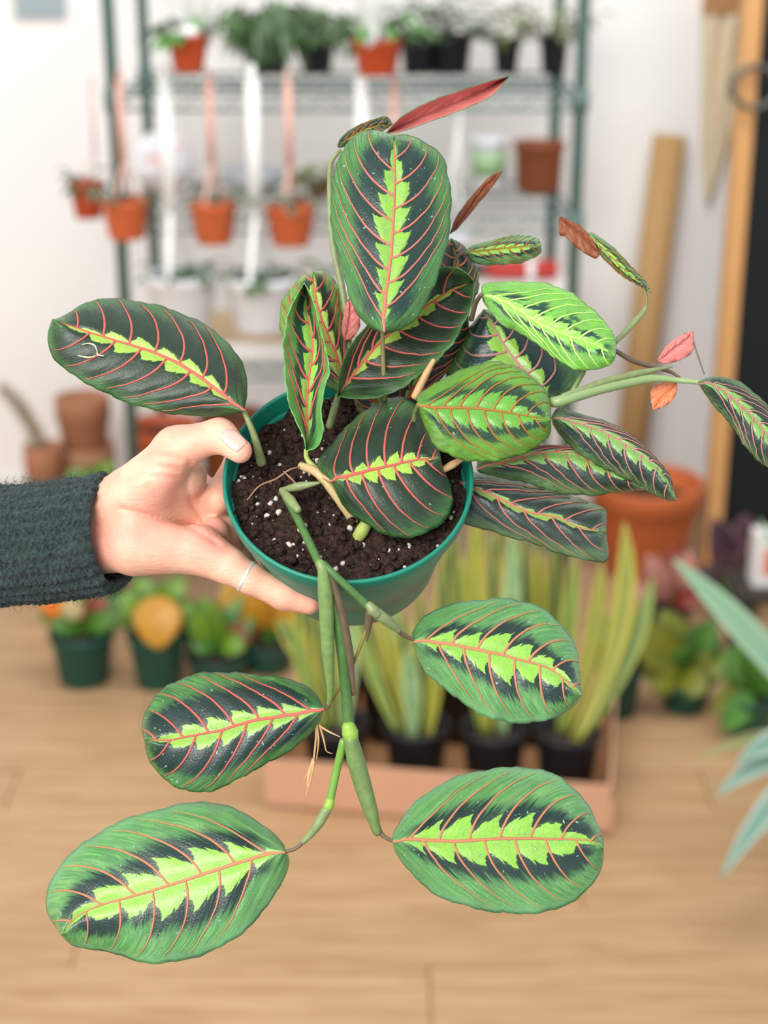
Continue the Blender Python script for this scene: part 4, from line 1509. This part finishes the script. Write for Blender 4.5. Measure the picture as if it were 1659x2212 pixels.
# pale bowls/trays at the back of the middle shelf
for lab, x, wd_ in (('grey shallow tray behind the white straps on the middle shelf', 545, 0.14), ('pale grey dish stack on the middle shelf behind the upright leaf', 900, 0.12)):
    c_ = atY(x, 330, 3.5)
    o = MB().lathe([(0, 0), (wd_ * .38, 0), (wd_ * .5, 0.045), (wd_ * .5 - .004, 0.045), (wd_ * .36, .006), (0, .006)], 28).build('shallow_dish', plain('grey_dish', '#b9bcc2', '#a9acb2', 20, 0.4))
    o.location = (c_.x, 3.5, SZ[2] + 0.002)
    tag(o, lab, 'dish')
# thin white wire hanger with clear cup, behind the upright leaf
hc = atY(978, 500, 3.30)
wh = thing('wire_hanger', 'thin white wire plant hanger right of the upright leaf', 'plant hanger', (hc.x, 3.30, hc.z))
m = pxm(hc)
mb = MB()
zt = SZ[1] - 0.03 - hc.z
mb.add(*stube([(0.012, 0, zt), (0.0, 0, zt * .55), (-0.008, 0, zt * .45), (0, 0, 0)], [0.004, 0.005, 0.004], 6, 20))
mb.add(*stube([(0.012, 0, zt), (0.010, 0.0, zt * .55), (0.008, 0.01, zt * .4), (0.03, 0, 0)], [0.003, 0.004, 0.003], 6, 20))
mb.build('wire', STRAPW, wh)
mesh('dish', *lathe([(0, -0.03), (0.03, -0.03), (0.042, 0.0), (0.040, 0.0), (0.028, -0.027), (0, -0.027)], 24), WHITEP, wh)

# lower shelf
bx = atY(545, 740, 3.34)
o = MB().box((0, 0, 0.008), (0.20, 0.30, 0.016)).box((0, -0.152, 0.006), (0.20, 0.004, 0.012)).build('wooden_board', plain('board_wood', '#d8b992', '#ccab82', 12, 0.6), smooth=False)
o.location = (bx.x, 3.42, SZ[3] + 0.002)
tag(o, 'tan wooden board lying flat under the white hanging baskets', 'board')
o = MB().box((0, 0, 0.016), (0.30, 0.012, 0.032)).box((0, 0.02, 0.005), (0.30, 0.05, 0.01)).build('label_rail', plain('white_card', '#f3efe8', '#eae6df', 12, 0.6), smooth=False)
o.location = (atY(575, 745, YF + .03).x, YF + 0.04, SZ[3] + 0.002)
tag(o, 'white board standing along the front of the lower shelf', 'board')
# white carton with the rolled red umbrella on it
cx_ = atY(1120, 600, 3.34).x
o = MB().box((0, 0, 0.065), (0.20, 0.22, 0.13)).box((0, 0, 0.1315), (0.204, 0.224, 0.003)).build('carton', plain('white_carton', '#ebe8e4', '#e2dfdb', 8, 0.6), smooth=False)
o.location = (cx_, 3.40, SZ[3] + 0.002)
tag(o, 'white carton under the red umbrella on the lower shelf', 'carton')
zt = SZ[3] + 0.135
ul, ur = atY(1046, 592, 3.36), atY(1204, 592, 3.36)
uz = zt + 0.021
um = thing('folded_umbrella', 'rolled red folding umbrella with a white band', 'umbrella', ((ul.x + ur.x) / 2, 3.36, zt))
hl = (ur.x - ul.x) / 2
Mx = Matrix.Translation((0, 0, 0.021)) @ Matrix.Rotation(math.pi / 2, 4, 'Y')
V, Fc = lathe([(0, -hl), (0.014, -hl + .002), (0.0185, -hl + .02), (0.0195, 0), (0.019, hl - .01), (0.016, hl), (0, hl)], 24, Mx)
V = [q + Vector((0, 0.0012 * math.sin(q.x * 150), 0.0012 * math.sin(q.x * 90 + 1))) for q in V]
mesh('canopy', V, Fc, plain('red_nylon', '#c23226', '#a5281f', 40, 0.5, bump=0.3, bscale=80), um)
mesh('strap', *lathe([(0.0198, 0.012), (0.0206, 0.012), (0.0206, 0.028), (0.0198, 0.028)], 24, Mx), STRAPW, um)
mesh('handle', *lathe([(0, -hl - .028), (0.012, -hl - .026), (0.0135, -hl - .012), (0.011, -hl), (0, -hl + .004)], 20, Mx), plain('dark_handle', '#2d3036', '#24272c', 30, 0.4), um)
# pots on the lowest shelf
shelf_pot('flower_pot', 'orange terracotta pot rim peeking out above the thumb', 352, 918, 1010, 160, SZ[4], None, 0, TERRA, cat='pot', taper=0.8, Y=3.36)
shelf_pot('flower_pot', 'dark brown clay pot beside the thumb, behind the green pot', 505, 895, 960, 150, SZ[4], None, 0, TERRC, cat='pot', taper=0.85, Y=3.36)

# ------------------------------------------------------------------ left corner: stacked clay pots and dried plume
def floor_at(x, Y, z=0.0):
    return Vector((atY(x, 1106, Y).x * 1.0, Y, z))


c_ = atY(178, 875, 3.50)
cp = thing('clay_pot_stack', 'tall stack of weathered clay pots on the floor at the left wall', 'pots', (c_.x, 3.50, 0))
m = pxm(c_)
ztop = c_.z
r = 48 * m
hp = 0.19
k = 0
z0 = 0.0
while z0 + hp < ztop + 0.06 and k < 6:
    rr_ = r * (1.38 - 0.07 * k)
    lastz = z0
    mesh('clay_pot', [Vector(q) + Vector((0, 0, z0)) for q in lathe(pot_profile(rr_, hp, 0.7, 0.28, 0.008), 32)[0]], lathe(pot_profile(rr_, hp, 0.7, 0.28, 0.008), 32)[1],
         plain('clay_dusty', '#c79a78', '#b98463', 16, 0.8) if k % 2 else TERRD, cp)
    z0 += 0.115
    k += 1
c_ = atY(105, 955, 3.42)
m = pxm(c_)
o = mesh('flower_pot', *lathe(pot_profile(42 * m, c_.z, 0.8, 0.2, 0.008), 32), TERRD)
o.location = (c_.x - 0.01, 3.40, 0)
tag(o, 'tall orange clay planter left of the stacked clay pots', 'planter')
zt = c_.z
plm = thing('dried_plume', 'dried beige pampas plume leaning in the clay planter', 'dried flower', (c_.x - 0.01, 3.40, zt * 0.82 + 0.002))
V, Fc = stube([(0, 0, 0), (0.005, 0, 0.06), (-0.02, 0, 0.12)], [0.003, 0.003, 0.002], 6)
mesh('stalk', V, Fc, ST, plm)
mb = MB()
rr = random.Random(9)
for k in range(420):
    u = rr.random()
    ctr = Vector((-0.0 - 0.075 * u + 0.012 * math.sin(u * 3), 0, 0.05 + 0.13 * u))
    d = Vector((rr.uniform(-1, 1) * .5 - .25, rr.uniform(-1, 1) * .5, rr.uniform(0.1, 1))).normalized()
    mb.add(*tube([ctr, ctr + d * 0.02, ctr + d * 0.036 + Vector((0, 0, -0.006))], [0.0012, 0.0014, 0.0005], 3))
mb.build('plume', plain('pampas_beige', '#cbbda8', '#b7a893', 40, 0.9), plm, kind='stuff')

# sign on the wall, top left
c_ = atY(85, 10, YW - 0.012)
sg = thing('wall_plate', 'grey rectangular plate on the white wall at top left', 'wall plate', (c_.x, YW - 0.001, c_.z))
m = pxm(c_)
MB().box((0, -0.006, 0.01), (108 * m, 0.012, 74 * m), taper=1).build('plate', plain('plate_grey', '#a9b4b8', '#a1adb1', 10, 0.5), sg, smooth=False)
MB().box((0, -0.013, 0.01), (92 * m, 0.003, 58 * m)).build('inner_panel', plain('plate_inner', '#9eabb0', '#97a4a9', 10, 0.4), sg, smooth=False)

# ------------------------------------------------------------------ right side of the room
# cardboard tube leaning on the wall
tb_b, tb_t = atY(1362, 970, 3.74), atY(1447, 292, YW - 0.05)
dirt = (tb_t - tb_b).normalized()
foot = tb_b + dirt * ((0.002 - tb_b.z) / dirt.z)
m = pxm(tb_t)
ct = thing('cardboard_tube', 'tall brown cardboard tube leaning on the white wall', 'cardboard tube', foot)
Lt = (tb_t - foot).length
Mt = dirt.to_track_quat('Z', 'Y').to_matrix().to_4x4()
V, Fc = lathe([(0.036, 0.004), (0.038, 0.004), (0.038, Lt), (0.0345, Lt), (0.0345, Lt - .3), (0.0345, 0.004)], 40, Mt)
mesh('tube_wall', V, Fc, plain('kraft_board', '#bb935f', '#ad8655', 10, 0.7), ct)
mesh('inner_plug', *lathe([(0, Lt - 0.02), (0.0345, Lt - 0.02), (0.0345, Lt - 0.025), (0, Lt - 0.025)], 32, Mt), plain('kraft_dark', '#7d5f3e', '#6e5235', 10, 0.8), ct)

# framed blackboard
YC = 3.50
pt, pb_ = atY(1648, 0, YC), atY(1536, 900, YC)
xx = (pt.x + pb_.x) / 2
bb = thing('chalkboard', 'tall black board in a light wooden frame at the right edge', 'chalkboard', (xx, YC, 0))
WOODP = plain('pine_frame', '#cf9c62', '#bf8a52', 9, 0.55)
wpost = 40 * pxm(pt)
MB().box((0, 0, 0.86), (wpost, 0.04, 1.72)).build('frame_stile', WOODP, bb, smooth=False)
MB().box((0.72, 0, 0.86), (wpost, 0.04, 1.72)).build('frame_stile', WOODP, bb, smooth=False)
MB().box((0.36, 0, 1.70), (0.72 - wpost, 0.04, wpost)).build('frame_rail', WOODP, bb, smooth=False)
MB().box((0.36, 0, 0.03), (0.72 - wpost, 0.04, wpost)).build('frame_rail', WOODP, bb, smooth=False)
MB().box((0.36, 0.004, 0.865), (0.72 - wpost, 0.012, 1.64)).build('board', plain('black_slate', '#0d1517', '#0a1012', 12, 0.6, 0.3), bb, smooth=False)
# metal ring hanging on the frame
c_ = atY(1634, 190, YC - 0.06)
m = pxm(c_)
rg = thing('metal_ring', 'dark grey metal ring hanging on the wooden frame at upper right', 'ring', (c_.x, YC - 0.045, c_.z))
R_ = 46 * m
V, Fc = [], []
for i in range(36):
    a = 2 * math.pi * i / 36
    for j in range(8):
        b = 2 * math.pi * j / 8
        V.append((( R_ + 0.0065 * math.cos(b)) * math.cos(a) * 1.08, 0.0065 * math.sin(b), (R_ + 0.0065 * math.cos(b)) * math.sin(a) * 0.95))
for i in range(36):
    for j in range(8):
        Fc.append((i * 8 + j, i * 8 + (j + 1) % 8, ((i + 1) % 36) * 8 + (j + 1) % 8, ((i + 1) % 36) * 8 + j))
mesh('hoop', V, Fc, plain('dark_iron', '#6b6c66', '#5c5d58', 20, 0.45, 0.5, 0.6), rg)
MB().tube([(0.0, 0.03, R_ * .95), (0, -0.004, R_ * .95), (0, -0.008, R_ * 1.02)], 0.004, 6).build('peg', plain('dark_iron', '#6b6c66'), rg)
# cream linen bag on the wall, tapering to a point, brown top
c_ = atY(1585, 30, YW - 0.03)
ce = atY(1520, 440, YW - 0.03)
m = pxm(c_)
cl = thing('hanging_cloth', 'cream cloth tapering to a point, hung on the wall from a brown batten', 'cloth', (c_.x, YW - 0.002, c_.z))
Hc = c_.z - ce.z
G = np.zeros((26, 15, 3))
for i in range(26):
    u = i / 25
    for j in range(15):
        q = j / 14 * 2 - 1
        hw = 62 * m * (1 - u) ** 0.75 + 0.002
        G[i, j] = ((ce.x - c_.x) * u * 0.75 + q * hw, -0.022 - 0.012 * math.cos(q * 9) * (1 - u) - 0.010 * (1 - q * q), -Hc * u)
V, Fc, mi, _ = sheet(G, 0.003, (0, -1, 0))
mesh('linen', V, Fc, plain('cream_linen', '#ddccad', '#d4c2a2', 30, 0.9), cl)
MB().box((0.01, -0.02, 0.035), (150 * m, 0.04, 0.07)).build('batten', plain('brown_batten', '#b8895a', '#a87a4e', 12, 0.6), cl, smooth=False)

# big terracotta pot on the floor by the wall
c_ = atY(1388, 1012, 3.58)
m = pxm(c_)
bp = thing('terracotta_planter', 'large orange terracotta planter on the floor behind the snake plants', 'planter', (c_.x, 3.50, 0))
rz = c_.z
r = 118 * m
V, Fc = lathe([(0, 0), (r * .66, 0), (r * .68, .004), (r * .90, rz * .70), (r * .91, rz * .71), (r * .985, rz * .72), (r, rz - .004), (r * .995, rz), (r * .93, rz), (r * .92, rz - .01), (r * .85, rz * .7), (0, rz * .7)], 48)
mesh('pot', V, Fc, plain('terracotta_new', '#cc6c3a', '#c0622f', 14, 0.65), bp)
mesh('soil', *lathe([(0, rz * .7), (r * .86, rz * .7), (r * .86, rz * .78), (0, rz * .8)], 32), DIRT, bp)

# ------------------------------------------------------------------ cardboard tray with snake plants
A_ = atZ(572, 1744)
B_ = atZ(1316, 1806)
ex = (B_ - A_)
Wt = ex.length
rzt = math.atan2(ex.y, ex.x)
Dt, Ht, th_ = 0.43, 0.092, 0.005
tray = thing('cardboard_tray', 'shallow pinkish cardboard tray holding black pots of snake plants', 'tray', A_, (0, 0, rzt))
KR = plain('cardboard_face', '#cf9f80', '#c59576', 14, 0.75)
KI = plain('cardboard_inner', '#a87850', '#98693f', 14, 0.8)
MB().box((Wt / 2, Dt / 2, 0.004), (Wt, Dt, 0.006)).build('base', KI, tray, smooth=False)
MB().box((Wt / 2, th_ / 2, Ht / 2 + .002), (Wt, th_, Ht)).build('front_wall', KR, tray, smooth=False)
MB().box((Wt / 2, Dt - th_ / 2, Ht / 2 + .002), (Wt, th_, Ht)).build('back_wall', KR, tray, smooth=False)
MB().box((th_ / 2, Dt / 2, Ht / 2 + .002), (th_, Dt - 2 * th_, Ht)).build('side_wall', KR, tray, smooth=False)
MB().box((Wt - th_ / 2, Dt / 2, Ht / 2 + .002), (th_, Dt - 2 * th_, Ht)).build('side_wall', KR, tray, smooth=False)
MB().box((Wt - 0.02, -0.004, Ht * .45), (0.05, 0.004, Ht * .5)).build('flap', KR, tray, smooth=False)
ux = ex.normalized()
uy = Vector((-ux.y, ux.x, 0))


def tray_pt(a, b, z=0.0):
    return A_ + ux * a + uy * b + Vector((0, 0, z))


SNK = blade_mat('snake_leaf_yellow_edge', '#365c34', '#aaa844', '#26452d', 0.45, 0.62, 26)
SNY = blade_mat('snake_leaf_golden', '#7f8630', '#b0aa42', '#6b7d32', 0.3, 0.5, 10)
SNG = blade_mat('snake_leaf_silver', '#8fae7c', '#a9bf7e', '#5e8a5a', 0.6, 0.8, 26)
SNP = blade_mat('snake_leaf_light', '#6f8c40', '#a3ab4c', '#587a38', 0.4, 0.7, 14)
snake_prof = lambda u: 0.42 + 0.58 * min(1, u * 2) if u < 0.6 else (1 - ((u - 0.6) / 0.4) ** 2.2) * 1.0 + 0.01


def snake(label, a, b, leaves, r=0.058, h=0.13):
    """leaves: (tip x px, tip y px, base dx, base dy, depth offset of tip, width m, material, bend x)"""
    base = tray_pt(a, b, 0.0075)
    tg = thing('snake_plant', label, 'snake plant', base, group='snake plants in the cardboard tray')
    mesh('pot', *lathe(pot_profile(r, h, 0.74, 0.14, 0.003), 32), BLACKP, tg)
    mesh('soil', *lathe([(0, h * .8), (r * .92, h * .8), (r * .9, h * .87), (0, h * .88)], 24), DIRT, tg)
    for (x, y, dx, dy, dY, w_, mt, bx_) in leaves:
        tip = atY(x, y, base.y + dY)
        b0 = base + Vector((dx, dy, h * .85))
        blade('leaf', tg, b0, tip, w_ * 0.86, mt, (bx_, 0, 0), 0.3, snake_prof, face=(-0.25 * (1 if bx_ > 0 else -1), -1, 0.3), ns=16, nq=9, thick=0.002)
    return tg


def ta(px, b):
    """distance along the tray whose pot rim shows at photograph column px"""
    best = min(((abs((lambda v: (v.dot(cR) / v.dot(cF) * F + IW / 2))(tray_pt(a, b, 0.12) - CAM) - px), a) for a in np.linspace(0.068, Wt - 0.068, 120)))
    return best[1]


b1, b2 = 0.078, 0.27
bb1, bb2, bb3 = 0.088, 0.098, 0.108
snake('snake plant at the left end of the tray, leaves behind the hanging stems', ta(722, b1), b1, [
    (628, 1330, -0.02, 0.0, 0.02, 0.030, SNP, -0.006), (690, 1320, -0.005, 0.01, 0.04, 0.042, SNK, 0.0), (752, 1318, 0.015, 0.0, 0.04, 0.034, SNG, 0.006), (664, 1290, 0.0, 0.015, 0.06, 0.034, SNK, -0.004)])
snake('snake plant below the green pot with splayed golden-edged leaves', ta(900, bb1), bb1, [
    (770, 1330, -0.03, 0.0, 0.05, 0.028, SNP, -0.008), (820, 1300, -0.015, 0.01, 0.05, 0.030, SNY, -0.004), (866, 1310, -0.005, 0.0, 0.05, 0.034, SNK, 0.0),
    (905, 1270, 0.01, 0.015, 0.06, 0.032, SNK, 0.005), (880, 1400, -0.008, -0.02, -0.01, 0.040, SNG, 0.004), (958, 1180, 0.02, 0.015, 0.07, 0.036, SNK, 0.01), (940, 1380, 0.02, -0.015, 0.0, 0.028, SNY, 0.006)])
snake('snake plant behind the hanging right leaf', ta(1068, bb2), bb2, [
    (1020, 1140, -0.012, 0.0, 0.05, 0.036, SNY, -0.006), (1062, 1150, 0.0, 0.01, 0.06, 0.034, SNK, 0.004), (1108, 1130, 0.014, 0.0, 0.06, 0.036, SNG, 0.006), (1000, 1200, -0.02, 0.01, 0.05, 0.028, SNP, -0.008)])
snake('snake plant at the right end with one long golden leaf', ta(1225, bb3), bb3, [
    (1348, 1125, 0.008, -0.015, 0.10, 0.042, SNY, 0.034), (1410, 1245, 0.022, 0.0, 0.10, 0.034, SNP, 0.020), (1244, 1190, -0.01, 0.01, 0.06, 0.034, SNP, -0.004), (1300, 1210, 0.0, 0.02, 0.08, 0.032, SNY, 0.012)])
snake('snake plant in the back row at the left of the tray', ta(640, b2), b2, [
    (640, 1280, -0.01, 0.0, 0.04, 0.034, SNK, -0.004), (700, 1260, 0.01, 0.0, 0.04, 0.036, SNK, 0.004), (600, 1330, -0.02, 0.0, 0.04, 0.03, SNK, -0.01)])
snake('snake plant in the back row directly under the green pot', ta(842, b2 + .01), b2 + .01, [
    (770, 1270, -0.01, 0.0, 0.04, 0.034, SNK, -0.004), (830, 1250, 0.01, 0.0, 0.04, 0.036, SNG, 0.004)])
snake('snake plant in the back row, leaves rising right of the green pot', ta(1000, b2 + .03), b2 + .03, [
    (975, 1120, -0.01, 0.0, 0.05, 0.034, SNK, -0.004), (1035, 1080, 0.005, 0.0, 0.05, 0.036, SNY, 0.004), (1085, 1110, 0.02, 0.0, 0.05, 0.032, SNK, 0.006)])
snake('snake plant in the back row behind the grey-green leaf tip', ta(1160, b2 + .045), b2 + .045, [
    (1130, 1150, -0.01, 0.0, 0.05, 0.034, SNK, -0.004), (1160, 1170, 0.005, 0.0, 0.05, 0.030, SNY, 0.004), (1195, 1160, 0.02, 0.0, 0.05, 0.032, SNK, 0.006)])

# ------------------------------------------------------------------ floor pots left (green nursery pots with colourful leaves)
CRY = blade_mat('croton_yellow', '#b37d1c', '#a3731f', '#bd8c28', 0.7, 0.95, 6)
CRT = blade_mat('croton_tan', '#b8873c', '#a9862f', '#c29a4c', 0.7, 0.95, 6)
CRG = blade_mat('croton_green', '#5c8022', '#486b1e', '#6d8f28', 0.6, 0.9, 6)
CRD = blade_mat('croton_dark', '#3f6a24', '#2f5a20', '#527d2a', 0.6, 0.9, 6)
CRO = blade_mat('croton_orange', '#e0702a', '#c9552a', '#e88a35', 0.6, 0.9, 6)
CRR = blade_mat('croton_red', '#7d2a1c', '#6a2018', '#93402a', 0.6, 0.9, 6)
CRC = blade_mat('leaf_cream', '#d8c894', '#b9b070', '#e3d6a6', 0.6, 0.9, 6)


def floor_plant(name, label, x, ytop, ybot, wpx, potm, leaves, cat='potted plant', group=None, taper=0.76, hscale=1.0, extra=7, em=None):
    """a pot standing on the floor; leaves: (root x,y -> tip x,y px, width px, material, depth offset)"""
    f = atZ(x, ybot)
    f = f + Vector((0, wpx * pxm(f) * 0.36, 0))
    c_ = atY(x, ytop, f.y)
    m = pxm(c_)
    r, h = wpx * m / 2, max(0.05, c_.z) * hscale
    tg = thing(name, label, cat, (f.x, f.y, 0.001), group=group)
    mesh('pot', *lathe(pot_profile(r, h, taper, 0.16, 0.003), 32), potm, tg)
    mesh('soil', *lathe([(0, h * .8), (r * .92, h * .8), (r * .9, h * .87), (0, h * .88)], 24), DIRT, tg)
    rr = random.Random(int(x * 7 + ytop))
    leaves = list(leaves)
    for k in range(extra):
        an = math.pi * (0.08 + 0.84 * (k + rr.random() * 0.7) / extra)
        L0, L1 = wpx * rr.uniform(0.15, 0.35), wpx * rr.uniform(0.62, 0.95)
        leaves.append((x + L0 * math.cos(an), ytop - L0 * math.sin(an), x + L1 * math.cos(an), ytop - L1 * math.sin(an) * 0.95, wpx * rr.uniform(0.36, 0.48), rr.choice(em or [CRG, CRD, CRD]), rr.uniform(0.0, 0.06)))
    for (x0, y0, x1, y1, w_, mt, dY) in leaves:
        b0, tp = atY(x0, y0, f.y + dY * .3), atY(x1, y1, f.y + dY)
        st = Vector((f.x, f.y, h * .86))
        mb = MB()
        mb.add(*stube([st, st.lerp(b0, .6) + Vector((0, 0, .01)), b0], [.003, .0026, .002], 6))
        mb.build('leaf_stalk', CRD, tg, world=True)
        blade('leaf', tg, b0, tp, w_ * m, mt, Vector((0, -0.008, 0.006)), 0.2, OVAL, face=(0.1, -0.9, 0.5), ns=14, nq=7)
    return tg


GL = 'dark green nursery pots on the floor'
floor_plant('potted_croton', 'green nursery pot with orange and cream leaves, leftmost on the floor', 175, 1362, 1492, 142, GREENP, [
    (150, 1330, 85, 1275, 60, CRO, -0.02), (165, 1340, 150, 1285, 50, CRC, -0.04), (190, 1350, 225, 1290, 60, CRR, 0.0), (170, 1360, 110, 1345, 50, CRD, -0.03), (190, 1360, 250, 1330, 55, CRD, -0.02),
    (180, 1355, 200, 1260, 60, CRG, 0.03), (170, 1345, 130, 1260, 55, CRD, 0.04)], group=GL)
floor_plant('potted_croton', 'green nursery pot with a yellow heart-shaped leaf hanging over its front', 338, 1362, 1496, 128, GREENP, [
    (342, 1288, 342, 1402, 104, CRY, -0.06), (320, 1330, 255, 1285, 60, CRG, 0.0), (330, 1320, 300, 1245, 60, CRG, 0.03), (350, 1310, 400, 1250, 60, CRG, 0.02), (340, 1340, 280, 1330, 55, CRD, 0.0), (355, 1330, 420, 1310, 55, CRG, 0.0)], group=GL)
floor_plant('potted_croton', 'wide green nursery pot with lime leaves, right of the yellow leaf', 470, 1408, 1486, 150, GREENP, [
    (460, 1380, 400, 1320, 62, CRG, -0.02), (470, 1390, 440, 1290, 62, CRG, 0.0), (480, 1390, 530, 1400, 56, CRG, -0.03), (485, 1395, 545, 1360, 60, CRR, 0.0), (465, 1395, 410, 1385, 60, CRD, -0.02), (478, 1380, 500, 1300, 62, CRD, 0.02)], group=GL)
floor_plant('potted_croton', 'pot with large tan and golden leaves under the little finger', 580, 1385, 1462, 120, GREENP, [
    (540, 1345, 500, 1238, 100, CRT, -0.01), (575, 1350, 640, 1262, 110, CRY, -0.02), (565, 1360, 545, 1290, 70, CRY, -0.03), (590, 1370, 625, 1330, 60, CRD, 0.0), (560, 1370, 500, 1350, 60, CRR, -0.02)], group=GL)
floor_plant('potted_plant', 'pot with bright lime leaves between arm and clay pots', 215, 1150, 1330, 120, GREENP, [
    (205, 1060, 145, 1020, 60, CRG, 0.0), (215, 1060, 240, 995, 62, CRG, 0.0), (225, 1080, 280, 1050, 55, CRG, 0.0)], extra=3)

# ------------------------------------------------------------------ floor plants right
DRK = blade_mat('dark_purple_leaf', '#4a2a33', '#5b3a40', '#331c24', 0.6, 0.9, 6)
PNK = blade_mat('pinkish_leaf', '#b07468', '#9a5f52', '#c28a7c', 0.6, 0.9, 6)
YGR = blade_mat('yellow_green_leaf', '#6f751e', '#5e6518', '#828426', 0.6, 0.9, 6)
GRN = blade_mat('plain_green_leaf', '#3f7224', '#33611d', '#4e802b', 0.6, 0.9, 6)
floor_plant('potted_plant', 'dark green pot right of the tray, half hidden behind it', 1335, 1440, 1556, 110, GREENP, [
    (1335, 1420, 1300, 1330, 60, CRD, 0.02), (1345, 1420, 1390, 1340, 60, CRD, 0.02), (1335, 1410, 1345, 1290, 60, GRN, 0.04)], group=GL)
floor_plant('potted_plant', 'dark green pot with broad yellow-green leaves on the floor at right', 1485, 1470, 1548, 118, GREENP, [
    (1465, 1450, 1370, 1350, 110, YGR, -0.02), (1470, 1470, 1530, 1490, 70, YGR, -0.05), (1480, 1440, 1430, 1320, 90, YGR, 0.02), (1490, 1440, 1540, 1340, 80, CRD, 0.02), (1470, 1470, 1390, 1460, 80, YGR, -0.04), (1500, 1460, 1570, 1420, 70, YGR, 0.0)], group=GL)
floor_plant('potted_plant', 'pot with green leaves at the right edge, under the pale striped leaf', 1625, 1500, 1600, 120, GREENP, [
    (1610, 1490, 1540, 1540, 70, YGR, -0.03), (1625, 1480, 1570, 1400, 80, CRD, 0.0), (1635, 1480, 1655, 1390, 80, GRN, 0.0), (1620, 1500, 1560, 1580, 66, GRN, -0.06), (1640, 1500, 1690, 1440, 80, GRN, 0.0), (1630, 1470, 1600, 1340, 70, YGR, 0.03)], group=GL)
floor_plant('potted_plant', 'dark purple-leaved plant in front of the black board', 1590, 1275, 1345, 120, BLACKP, [
    (1585, 1250, 1540, 1120, 80, DRK, 0.0), (1595, 1250, 1610, 1110, 80, DRK, 0.02), (1580, 1260, 1550, 1200, 80, DRK, -0.03), (1600, 1260, 1650, 1160, 76, DRK, 0.0), (1590, 1270, 1560, 1250, 60, GRN, -0.03), (1600, 1270, 1625, 1240, 60, GRN, -0.03)], em=[DRK, DRK, CRR])
floor_plant('potted_plant', 'reddish-pink leaved plant between snake plants and purple plant', 1445, 1300, 1378, 110, BLACKP, [
    (1435, 1290, 1400, 1200, 70, PNK, -0.02), (1440, 1300, 1425, 1235, 60, PNK, -0.04), (1455, 1290, 1490, 1190, 70, PNK, 0.0), (1445, 1295, 1450, 1180, 60, CRR, 0.02), (1450, 1310, 1510, 1290, 60, CRR, -0.02)], em=[PNK, CRR, CRD])
# white card with orange print leaning at the right edge
c_ = atY(1648, 1215, 2.95)
m = pxm(c_)
cb = thing('seed_box', 'white box with orange print at the right edge', 'box', (c_.x + 0.01, 2.98, c_.z - 60 * m))
MB().box((0, 0, 60 * m), (56 * m, 0.05, 120 * m)).build('box_body', plain('box_white', '#e8e2df', '#dcd6d3', 10, 0.5), cb, smooth=False)
MB().box((0.008, -0.0255, 58 * m), (32 * m, 0.002, 60 * m)).build('print', plain('print_orange', '#d9734c', '#cf6641', 20, 0.5), cb, smooth=False)
st_ = MB()
zb = c_.z - 60 * m
for dx in (-.05, .05):
    for dy in (-.05, .05):
        st_.box((dx, dy, (zb - 0.02) / 2), (0.014, 0.014, zb - 0.02))
st_.box((0, 0, zb - 0.0105), (0.15, 0.15, 0.019))
o = st_.build('plant_stool', plain('dark_stool', '#3a332e', '#2f2925', 12, 0.6), smooth=False)
o.location = (c_.x + 0.02, 2.99, 0.0005)
tag(o, 'small dark stool under the white box, among the right-hand plants', 'stool')

# pale variegated dracaena at the right edge, its pot just outside the frame
PALE = blade_mat('pale_striped_leaf', '#86aa88', '#9ab897', '#779d7d', 0.5, 0.9, 3)
PALO = blade_mat('olive_strap_leaf', '#8f8a58', '#9a9a66', '#7d8450', 0.5, 0.9, 3)
PALG = blade_mat('pale_grey_leaf', '#7b9a88', '#a0b3a5', '#688c78', 0.45, 0.8, 3)
YD = 2.22
pc = atY(1850, 1800, YD)
dr = thing('striped_dracaena', 'pale green striped dracaena reaching in from the right edge', 'potted plant', (pc.x, YD, 0.001))
hD = 0.12
mesh('pot', *lathe(pot_profile(0.095, hD, 0.75, 0.15, 0.004), 36), WHITEP, dr)
mesh('soil', *lathe([(0, hD * .8), (0.087, hD * .8), (0.085, hD * .87), (0, hD * .88)], 24), DIRT, dr)
cr = Vector((pc.x, YD, 0.215))
V, Fc = stube([(pc.x, YD, hD * .8), (pc.x + .003, YD, .16), (pc.x, YD, .225)], [.012, .011, .009], 10)
mesh('cane', V, Fc, SB, dr, world=True)
strap_prof = lambda u: (0.5 + 0.5 * min(1, u * 3)) * (1 - max(0, (u - .55) / .45) ** 2) + 0.02
for (x, y, dY, w_, mt, bz) in ((1452, 1205, 0.12, 0.046, PALE, 0.012), (1500, 1645, -0.10, 0.020, PALO, 0.05), (1588, 1650, -0.12, 0.044, PALG, 0.045), (1545, 1722, -0.14, 0.040, PALG, 0.055),
                                (1553, 1905, -0.20, 0.040, PALG, 0.075), (1640, 1120, 0.1, 0.03, PALE, 0.02), (1950, 1150, 0.1, 0.03, PALE, 0.03), (2150, 1400, 0.0, 0.03, PALG, 0.05), (2120, 1750, -0.1, 0.03, PALG, 0.06), (1800, 1120, 0.12, 0.03, PALE, 0.02), (1900, 1950, -0.2, 0.03, PALG, 0.06)):
    tip = atY(x, y, YD + dY)
    blade('leaf', dr, cr + Vector((0, 0, random.uniform(-.03, .02))), tip, w_, mt, (0, 0, bz), 0.25, strap_prof, face=(-0.1, -0.8, 0.6), ns=22, nq=7)
